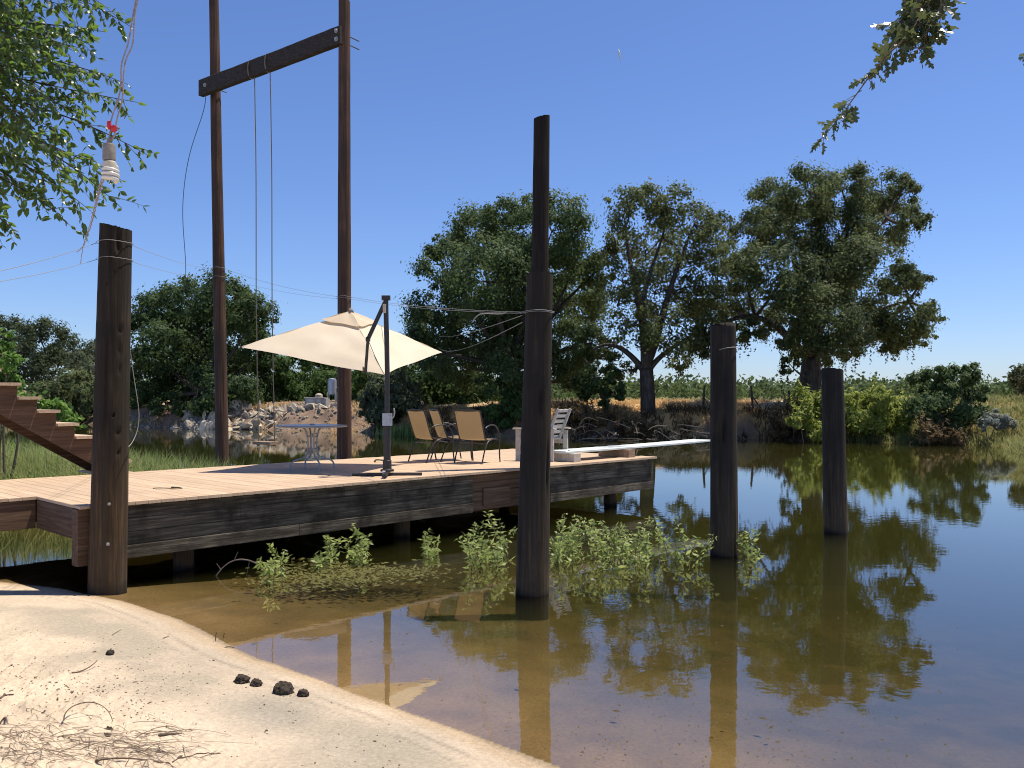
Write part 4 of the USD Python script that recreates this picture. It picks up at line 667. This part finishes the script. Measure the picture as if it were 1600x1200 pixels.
# ------------------------------------------------------------------ diving board and its blocks
dv = thing('diving_board', 'long white diving board reaching past the end of the dock', 'diving board', dock_w(7.75, .50, DT + .17), ROT)
n = 20; xs = np.linspace(0, 4.9, n); prof = [(-.24, -.018), (-.24, .012), (-.225, .02), (.225, .02), (.24, .012), (.24, -.018), (.2, -.024), (-.2, -.024)]
v = np.array([[(x_, y_, z_ + .035 * (x_ / 4.9) ** 2) for y_, z_ in prof] for x_ in xs]).reshape(-1, 3); k = 8; i, j = np.meshgrid(np.arange(n - 1), np.arange(k), indexing='ij'); f = np.stack([i * k + j, i * k + (j + 1) % k, (i + 1) * k + (j + 1) % k, (i + 1) * k + j], -1).reshape(-1, 4); f = np.vstack([f[:, [0, 1, 2]], f[:, [0, 2, 3]]])
f = np.vstack([f, [(0, a + 1, a) for a in range(1, 7)], [((n - 1) * k, (n - 1) * k + a, (n - 1) * k + a + 1) for a in range(1, 7)]])
bd_ = obj('board', (v, f), m_board_white, dv); 
for y_ in (-.12, 0, .12): obj('tread_strip', MB().box((1.4, y_ - .03, .0225), (3.0, y_ + .03, .0265)).mesh(), m_steel, bd_)
for y_ in (-.16, .16): obj('bolt_head', lathe([(0, .034), (.02, .034), (.022, .0225), (0, .0225)], 10, (.18, y_, 0)), m_bolt, bd_)
for (x_, hw, lab) in ((7.92, .09, 'pale timber block under the inner end of the diving board'), (9.55, .10, 'brown timber block under the diving board at the dock end')):
    c = dock_w(x_, .5, DT); t = thing('timber_block', lab, 'timber block', c, ROT); obj('beam', MB().box((-hw, -.36, .001), (hw, .36, .145), .006).mesh(), m_white_wood if x_ < 9 else m_block, t)
    for y_ in (-.3, .3): obj('bracket', MB().box((hw, y_ - .025, .002), (hw + .005, y_ + .025, .11)).mesh(), m_steel, t)

# ------------------------------------------------------------------ foreground tree on the left
def leaf_shape(c, a, nrm, s, width=.55):             # a pointed leaf of six triangles, folded along its midrib
    b_ = np.cross(nrm, a); prof = [(0, 0), (.28, .40), (.62, .36), (1, 0)]
    v = [c]; v += [c + a * s * x_ + b_ * s * y_ * width * 1.1 - nrm * s * .05 for x_, y_ in prof[1:3]]; v += [c + a * s - nrm * s * .10]; v += [c + a * s * x_ - b_ * s * y_ * width * 1.1 - nrm * s * .05 for x_, y_ in prof[1:3][::-1]]; v += [c + a * s * .45 + nrm * s * .05]
    return np.array(v), np.array([(6, 0, 1), (6, 1, 2), (6, 2, 3), (6, 3, 4), (6, 4, 5), (6, 5, 0)])
rg = np.random.default_rng(77)
tr = thing('overhanging_tree', 'leafy tree whose branches hang into the upper left corner', 'tree', (-7.6, 6.6, 0)); TO = np.array([-7.6, 6.6, 0.0])
wood = MB(); TZ = ground_z(-7.6, 6.6)
limb(wood, [(-7.6, 6.6, TZ - .2), (-7.5, 6.55, 1.8), (-7.2, 6.4, 3.4), (-6.8, 6.2, 5.2)], .24, .13, 12, 14)
tips = [((-320, 60), (110, 12), 5.6), ((-300, 120), (165, 50), 5.9), ((-260, -60), (205, 42), 6.4), ((-240, -90), (150, 5), 5.4), ((-300, 60), (140, 70), 6.2), ((-280, 100), (112, 78), 5.6), ((-260, 110), (215, 160), 6.0), ((-260, 150), (200, 132), 6.5), ((-280, 160), (135, 130), 5.8), ((-300, 180), (130, 180), 6.2),
        ((-280, 190), (230, 242), 6.0), ((-260, 200), (190, 282), 6.3), ((-280, 210), (190, 325), 5.8), ((-300, 220), (142, 330), 6.1), ((-280, 240), (98, 338), 6.0), ((-300, 220), (20, 358), 5.6), ((-280, 130), (85, 160), 5.4), ((-260, 180), (95, 215), 5.9), ((-300, 150), (60, 110), 6.4), ((-300, 210), (70, 270), 6.4), ((-320, 100), (40, 60), 5.7), ((-300, 170), (40, 190), 5.4), ((-280, 50), (60, 30), 6.0), ((-320, 200), (30, 250), 6.0), ((-300, 20), (10, 10), 5.5), ((-300, 130), (10, 140), 5.8), ((-290, -40), (75, -20), 5.8), ((-290, 160), (120, 110), 6.1), ((-300, 230), (60, 310), 6.2), ((-290, 100), (30, 120), 5.9), ((-290, 180), (15, 215), 5.7), ((-300, 90), (90, 50), 6.3), ((-310, 140), (75, 85), 5.5), ((-310, 70), (60, 75), 6.0), ((-300, 200), (110, 245), 5.6), ((-300, 60), (20, 35), 6.2)]
LV = []
for (s0, e0, D) in tips:
    a, e = P(s0[0], s0[1] - 60, D + rg.uniform(-.3, .3)), P(e0[0], e0[1], D); m_ = a * .45 + e * .55 + np.array([0, 0, .16 + rg.normal(0, .06)]); path = spline([a, m_, e], 40)
    wood.tube(path, np.linspace(.013, .002, 40), 5); j = np.array([-6.9, 6.25, 4.6]); wood.tube(spline([j, (j + a) / 2 + np.array([0, 0, .2]), a], 8), np.linspace(.06, .02, 8), 6)
    T = np.gradient(path, axis=0); T /= np.linalg.norm(T, axis=1, keepdims=True)
    for i in range(8, 40):
        if i < 38:                    # a side twig with leaves
            dr = unit(1, rg)[0]; dr = dr - T[i] * dr.dot(T[i]) * .7; dr[2] -= .35; dr = dr / np.linalg.norm(dr) * .7 + T[i] * .7; ln = rg.uniform(.10, .36) * (1.0 if i < 30 else .6); tw = np.array([path[i] + dr * ln * q + np.array([0, 0, -.10 * ln * q * q]) for q in np.linspace(0, 1, 7)]); wood.tube(tw, np.linspace(.0026, .001, 7), 4)
            for q in range(1, 7):
                for _ in range(1 if q < 6 else 2): LV.append((tw[q], dr / np.linalg.norm(dr)))
        LV.append((path[i], T[i]))
obj('trunk', wood.mesh(), m_bark, tr, smooth=True, off=TO)
shapes = []
for c, ax in LV:
    a = ax * .5 + unit(1, rg)[0] * .8 + np.array([0, 0, -.35]); a /= np.linalg.norm(a); n_ = unit(1, rg)[0] * .8 + np.array([0, 0, .8]); n_ -= a * n_.dot(a); n_ /= np.linalg.norm(n_); shapes.append((leaf_shape(c, a, n_, rg.uniform(.036, .076)), c))
def inpic(c): px = CX + c[0] / c[1] * F; py = CY - (c[2] - H) / c[1] * F; return px > 2 and py > 2
big = sorted([i for i in range(len(shapes)) if inpic(shapes[i][1])], key=lambda i: -np.ptp(shapes[i][0][0], axis=0).max())[:290]; bs = set(big)
for i in big: obj('leaf', shapes[i][0], L_near, tr, off=TO)
rest = MB()
for i, (s_, c) in enumerate(shapes):
    if i not in bs: rest.add(*s_)
rng2 = np.random.default_rng(5); obj('crown', rest.mesh(), L_near, tr, off=TO, kind='stuff')

# oak twigs hanging in at the upper right
def oak_leaf(c, a, nrm, s):
    b_ = np.cross(nrm, a); half = [(0, .02), (.10, .03), (.20, .15), (.27, .20), (.30, .10), (.36, .08), (.46, .24), (.54, .30), (.56, .14), (.62, .11), (.72, .24), (.80, .25), (.80, .12), (.88, .12), (.95, .10), (1.0, .0)]
    up_ = [(x_, y_) for x_, y_ in half]; dn = [(x_, -y_ * .95) for x_, y_ in half[-2::-1]]; m = trimesh.creation.triangulate_polygon(Polygon(up_ + dn).buffer(0), engine='earcut'); q, f = m
    z_ = -.35 * np.abs(q[:, 1]) - .12 * q[:, 0] ** 2; z_ = z_ + .25 * np.abs(q[:, 1]) * np.sin(q[:, 0] * 9)
    return c + s * (q[:, :1] * a + q[:, 1:2] * b_ + z_[:, None] * nrm), np.array(f)
def oak_twig(label, path_px, D, nl, seed, dense, smax, shoots=()):
    rg = np.random.default_rng(seed); path = spline([P(x_, y_, D + q) for x_, y_, q in path_px], 60); o = path[0]; t = thing('oak_branch', label, 'branch', o); wd = MB().tube(path, np.linspace(.007, .0018, 60), 6); T = np.gradient(path, axis=0); T /= np.linalg.norm(T, axis=1, keepdims=True); lv = []
    for k in range(nl):
        i = int(min(59, dense(rg) * 59)); c0 = path[i]; a = T[i] * .35 + unit(1, rg)[0] + np.array([0, 0, -.5]); a /= np.linalg.norm(a); st_ = rg.uniform(.015, .09 if i < 27 else .03); c = c0 + a * st_
        wd.tube([c0, c0 + a * st_ * .6 + rg.normal(0, .003, 3), c], .0016, 4); n_ = unit(1, rg)[0] * .9 + np.array([.25, .1, .8]); n_ -= a * n_.dot(a); n_ /= np.linalg.norm(n_); lv.append(oak_leaf(c, a, n_, rg.uniform(.5, 1.0) * smax * (1 if i < 34 else .75)))
    for sh, n_sh in shoots:
        q_ = spline([P(x_, y_, D + z_) for x_, y_, z_ in sh], 24); wd.tube(q_, np.linspace(.005, .0018, 24), 5)
        for k in range(n_sh):
            c0 = q_[int(rg.uniform(.25, 1) * 23)]; a = unit(1, rg)[0] + np.array([0, 0, -.5]); a /= np.linalg.norm(a); c = c0 + a * rg.uniform(.01, .06); wd.tube([c0, (c0 + c) / 2 + rg.normal(0, .003, 3), c], .0016, 4); n_ = unit(1, rg)[0] * .9 + np.array([.25, .1, .8]); n_ -= a * n_.dot(a); n_ /= np.linalg.norm(n_); lv.append(oak_leaf(c, a, n_, rg.uniform(.55, 1.0) * smax))
    obj('twig', wd.mesh(), m_twig, t, smooth=True, off=o)
    for l in lv: obj('leaf', l, L_oaknear, t, off=o)
oak_twig('oak branch with lobed leaves drooping in from the top right', [(1475, -160, .5), (1455, -60, .3), (1440, 15, .1), (1420, 55, 0), (1395, 78, 0), (1370, 105, 0), (1345, 138, 0), (1318, 175, 0), (1296, 203, 0), (1284, 216, 0)], 4.2, 150, 9, lambda r: r.choice([r.uniform(.18, .46), r.uniform(.44, 1.0)], p=[.60, .40]), .125, shoots=[([(1462, -90, .3), (1468, -20, .1), (1470, 20, .0), (1466, 48, .0)], 34), ([(1448, -10, .1), (1452, 30, .05), (1446, 60, 0), (1436, 84, 0)], 40), ([(1440, 10, .1), (1420, 22, .15), (1405, 38, .1)], 22), ([(1455, -30, .2), (1440, 0, .3), (1425, 20, .3)], 24)])
oak_twig('few oak leaves cut by the right edge of the sky', [(1760, -60, .3), (1690, 20, .1), (1640, 60, 0), (1612, 84, 0), (1600, 90, 0)], 4.2, 40, 10, lambda r: r.uniform(.3, 1), .10)

# bright vine and shrub by the stairs
bush('leafy_vine', 'bright green leafy shrub beside the stair at the left edge', [(5, 530, 16), (12, 560, 18), (-20, 550, 26), (8, 590, 18), (-15, 600, 26), (22, 600, 12), (0, 625, 16), (-30, 650, 30)], 15.2, .055, 2600, L_vine, 130, cat='shrub', sub=.5, deep=.4)
rg = np.random.default_rng(31); t = thing('vine_spray', 'trailing leafy vine hanging over the water behind the stairs', 'vine', P(60, 630, 14.5)); o = P(60, 630, 14.5); path = spline([P(20, 618, 14.5), P(62, 630, 14.5), P(85, 640, 14.5), P(108, 652, 14.5), P(120, 664, 14.5)], 60); path = np.vstack([path, spline([P(70, 634, 14.5), P(90, 630, 14.5), P(100, 640, 14.5)], 14)])
obj('stem', MB().tube(path[:60], .006, 5).mesh(), m_twig, t, off=o); q = np.repeat(path, 6, 0) + rg.normal(0, .055, (len(path) * 6, 3)); obj('foliage', leaf_quads(q, .065, rg, ratio=1.4), L_vine, t, off=o)

# ------------------------------------------------------------------ plants standing in the shallows
def water_plant(label, px, py, hw, hpx, nst, seed, lm=L_weed, group=None, arch=0, sz=1.0):
    rg = np.random.default_rng(seed); c = W(px, py); D = c[1]; t = thing('water_plant', label, 'water plant', (c[0], c[1], 0), group=group); st_ = MB(); C_, A_, S_ = [], [], []
    for k in range(nst):
        b0 = np.array([rg.normal(0, .5) * hw / F * D, rg.normal(0, .30), -.15]); h_ = hpx / F * D * rg.uniform(.2, 1.0) + .1; le = rg.normal(0, .36, 2) * h_; tp = b0 + np.array([le[0], le[1], h_ + .1])
        p_ = spline([b0, b0 + (tp - b0) * .55 + np.array([-le[0] * .12, -le[1] * .12, .02]), tp], 12); st_.tube(p_, np.linspace(.0045, .002, 12), 4)
        obj('stem', st_.mesh(), m_twig, t); st_ = MB()
        for i in range(2, 12):
            for _ in range(4 if i > 6 else 3):
                az = rg.uniform(0, 2 * PI); a = np.array([math.cos(az), math.sin(az), rg.uniform(-.25, .75)]); a /= np.linalg.norm(a); s = rg.uniform(.05, .125) * sz * (1.15 - .5 * i / 12); C_.append(p_[i] + a * s * .6); A_.append(a); S_.append(s)
    C_, A_, S_ = np.array(C_), np.array(A_), np.array(S_); k = C_[:, 2] > .0; obj('foliage', leaf_quads(C_[k], S_[k] * .36, rg, up=.9, ratio=3.0, axis=A_[k]), lm, t); return t
water_plant('small sprawling plant in the water nearest the corner post', 425, 898, 24, 34, 7, 201)
water_plant('leafy plant against the dock side left of the splice', 553, 873, 30, 40, 11, 202)
water_plant('slim single plant left of the leafy one at the dock side', 508, 878, 8, 28, 4, 208)
water_plant('low small plant under the dock edge between larger plants', 676, 868, 18, 24, 6, 203)
water_plant('tall leafy clump at the left of the centre post', 765, 878, 36, 66, 20, 204, sz=.95)
water_plant('dense pale green clump touching the centre post on its right', 880, 872, 26, 60, 24, 205, sz=.9)
water_plant('widest green clump of water plants before the dock end', 970, 876, 56, 54, 40, 206, sz=.9)
water_plant('thin sprigs at the right of the widest clump', 1058, 868, 26, 45, 10, 207, sz=.9)
water_plant('sprig at the right foot of the upright dark post', 1162, 868, 10, 40, 7, 209, sz=.9)
c = W(400, 900); rg = np.random.default_rng(3); t = thing('arching_twig', 'bare arching dead stem beside the sprawling water plant', 'twig', (c[0], c[1], 0)); obj('stem', MB().tube(spline([P(335, 905, c[1]) - c, P(345, 890, c[1]) - c, P(365, 876, c[1]) - c, P(390, 876, c[1]) - c, P(412, 890, c[1]) - c], 20), .008, 6).mesh(), m_drift, t)
for a, b_ in (((345, 890), (338, 880)), ((365, 877), (372, 862)), ((390, 877), (385, 900))): obj('side_stem', MB().tube([P(*a, c[1]) - c, P(*b_, c[1]) - c], [.005, .002], 5).mesh(), m_drift, t)
rg = np.random.default_rng(17); px = np.r_[rg.normal(560, 55, 700), rg.normal(470, 45, 350), rg.normal(650, 30, 160), rg.normal(500, 30, 150)]; py = np.r_[rg.normal(897, 9, 700), rg.normal(905, 10, 350), rg.normal(893, 5, 160), rg.normal(885, 6, 150)]; q = np.array([W(a, max(b_, 872), .006) for a, b_ in zip(px, py)])
obj('floating_weed', leaf_quads(q, .035, rg, up=3.0, ratio=2.4), L_litter, label='mat of yellow and green floating weed along the dock side', cat='water weed', kind='stuff')

rg = np.random.default_rng(55); q = np.array([W(rg.uniform(380, 1500), rg.uniform(930, 1190), .004) for _ in range(420)]); dd_ = shore_distance(q[:, 0], q[:, 1]); q = q[dd_ < -.15]
obj('floating_bits', leaf_quads(q, np.where(rg.random(len(q)) < .03, .03, .011), rg, up=4.0, ratio=1.8), leafmat('drowned_leaf', (.03, .022, .01), (.08, .055, .02), (.30, .27, .18), trans=.1), label='dark specks and leaf bits afloat on the near shallow water', cat='litter', kind='stuff')
for lab, pts_ in (('thin dead stalk standing in the shallows near the sand edge', [(337, 1003), (337, 995), (339, 988)]), ('second thin pale stalk in the shallows right of the first', [(349, 998), (350, 992), (352, 990)]), ('dark twig lying in the shallows beside the thin stalks', [(350, 1013), (363, 1012), (378, 1019), (395, 1022)])):
    c = W(*pts_[0]); t = thing('shallow_twig', lab, 'twig', (c[0], c[1], 0)); obj('stick', MB().tube(spline([P(a, b_, c[1]) - c + np.array([0, 0, .004]) for a, b_ in pts_], 10), .004, 5).mesh(), m_twig, t)

# ------------------------------------------------------------------ things on the sand and deck
def clod(name, label, px, py, rpx, seed, cat='clod', m=m_clod):
    z = .1
    for _ in range(5): c = W(px, py, z); z = ground_z(c[0], c[1])
    r = rpx / F * c[1]; s = trimesh.creation.icosphere(4, 1.0); v = s.vertices.copy(); n_ = meshkit.fbm(v * 2.4 + seed * 3.3, 5, seed); v = v * (.55 + .9 * n_)[:, None]; v[:, 2] *= .8; v[:, 2] = np.maximum(v[:, 2], -.3)
    t = thing(name, label, cat, (c[0], c[1], z)); obj('lump', (v * r + np.array([0, 0, r * .28]), s.faces), m, t, smooth=60); return t
for px, py, r, s, lab in ((379, 1066, 11, 1, 'dark clod, left one of the four by the waterline'), (400, 1071, 9, 2, 'small dark clod, second from left of the four'), (443, 1082, 15, 3, 'largest dark clod on the sand near the waterline'), (474, 1087, 9, 4, 'flat dark clod, right one of the four by the waterline'), (172, 1022, 6, 5, 'small round dark clod alone on the middle of the sand')): clod('dirt_clod', lab, px, py, r, s)
for px, py, r, s, lab in ((170, 1131, 6, 6, 'brown seed ball, upper of two beside the roots'), (167, 1147, 6, 7, 'dark seed ball, lower of two beside the roots')): clod('seed_ball', lab, px, py, r, s, 'seed ball')
def ground_path(pp, lift, n=30):
    out = []
    for px, py, *l in pp:
        z = .15
        for _ in range(5): c = W(px, py, z); z = ground_z(c[0], c[1])
        out.append((c[0], c[1], z + (l[0] if l else lift)))
    p_ = spline(out, n); zz = height(p_[:, 0], p_[:, 1])[0]; p_[:, 2] = np.maximum(p_[:, 2], zz + .001); return p_
for pp, r, lab in (([(112, 1052, .004), (130, 1050, .012), (145, 1045, .03), (152, 1041, .045)], .005, 'curved twig lying on the dry sand in front of the wet band'), ([(100, 1130), (110, 1120, .05), (135, 1116, .07), (160, 1119, .06), (176, 1130, .01)], .004, 'arching root hoop standing out of the sand'), ([(0, 1093), (12, 1092), (21, 1091)], .009, 'thick brown stick at the left edge of the sand'), ([(0, 1132), (6, 1130), (11, 1130)], .008, 'short stick below the thick one at the left edge'), ([(248, 1150), (262, 1150), (284, 1147)], .008, 'dark curled bark sliver on the sand'),
                    ([(175, 993), (183, 988), (190, 984)], .003, 'pale straw on the damp sand'), ([(255, 998), (260, 996), (264, 995)], .004, 'tiny stick at the edge of the damp sand'), ([(150, 1192), (200, 1190, .01), (250, 1192), (270, 1200)], .005, 'long thin root along the bottom of the picture'), ([(270, 1193), (300, 1182), (330, 1180), (345, 1178)], .004, 'thin wavy root right of the root tangle')):
    p_ = ground_path(pp, .004); t = thing('twig', lab, 'twig', p_[0]); obj('stick', MB().tube(p_ - p_[0], np.linspace(r, r * .5, len(p_)), 6).mesh(), m_twig, t, smooth=True)
rg = np.random.default_rng(41); mb = MB(); fine = MB()
for k in range(210):
    cx_, cy_ = (rg.normal(95, 75), rg.normal(1168, 22)) if k < 150 else (rg.normal(240, 40), rg.normal(1172, 16)); ln = rg.uniform(12, 60); th_ = rg.normal(-.25, .7)
    if cx_ < -60: continue
    pp = [(cx_ - ln * math.cos(th_), max(1060, cy_ + ln * .3 * math.sin(th_)), .002), (cx_ + rg.normal(0, 6), max(1060, cy_ + rg.normal(0, 4)), abs(rg.normal(0, .022))), (cx_ + ln * math.cos(th_), max(1060, cy_ - ln * .3 * math.sin(th_)), .003)]; mb.tube(ground_path(pp, .003, 10), np.linspace(1, .4, 10) * rg.uniform(.0008, .0024), 4)
obj('root_tangle', mb.mesh(), m_root, label='tangle of fine dry roots on the sand at bottom left', cat='roots', kind='stuff')
# litter: crumbs and leaf bits
mb = MB()
for k in range(900):
    px, py = (rg.normal(110, 90), rg.normal(1075, 28)) if k < 420 else (rg.uniform(0, 300), rg.uniform(985, 1195)) if k < 760 else (rg.uniform(200, 640), rg.uniform(1010, 1195)); c = W(px, py, .12); z, d_, _, _ = height(np.array([c[0]]), np.array([c[1]]))
    if d_[0] < .25: continue
    s = rg.uniform(.002, .006) * (1.7 if rg.random() < .06 else 1); v = trimesh.creation.icosphere(0, 1.0); q = v.vertices * rg.uniform(.5, 1.3, 3) * s * np.array([1.5, 1, .6]); R = trimesh.transformations.rotation_matrix(rg.uniform(0, 6), [0, 0, 1])[:3, :3]; mb.add(q @ R.T + np.array([c[0], c[1], z[0] + s * .25]), v.faces)
obj('sand_litter', mb.mesh(), m_twig, label='scattered dark crumbs and leaf bits on the sand', cat='litter', kind='stuff')
p = []
for k in range(60):
    px, py = rg.normal(18, 22), rg.normal(1188, 12); c = W(max(px, -30), max(py, 1165), .3); p.append((c[0], c[1], ground_z(c[0], c[1])))
obj('grass_sprouts', blades(np.array(p), .035, .006, rg, .6), G_green, label='few green grass sprouts at the bottom left corner', cat='grass', kind='stuff')
c = W(260, 764, DT); t = thing('deck_twig', 'small dark twig lying on the planks right of the corner post', 'twig', c)
obj('stick', MB().tube(spline([(-.17, .02, .006), (-.06, .0, .012), (.03, .015, .008), (.17, -.005, .014)], 16), .006, 6).mesh(), m_twig, t); obj('leaf_curl', MB().tube(spline([(.06, .03, .01), (.10, -.02, .02), (.16, .015, .012), (.20, -.01, .008)], 12), [.004, .012, .014, .013, .012, .012, .012, .012, .01, .008, .006, .002], 6).mesh(), m_clod, t)
c = W(600, 722, DT); t = thing('deck_toy', 'small dark orange strap lying on the deck left of umbrella base', 'strap', c); obj('strap', MB().tube(spline([(-.16, .02, .03), (-.05, .0, .035), (.04, .02, .03), (.0, .06, .09)], 14), .014, 6).mesh(), m_brown, t); obj('clip', MB().tube([(-.16, .02, .03), (-.17, .0, -.0), (-.14, -.02, .006)], .012, 6).mesh(), m_clod, t)
# far contrail
c0, c1 = P(966, 76, 9000), P(970, 96, 9000); obj('contrail', MB().tube(np.array([c0 + (c1 - c0) * q for q in np.linspace(0, 1, 8)]), np.array([.3, 8, 13, 12, 10, 8, 6, .3]), 6).mesh(), m_board_white, label='short thin white vapour trail high in the blue sky', cat='vapour trail')
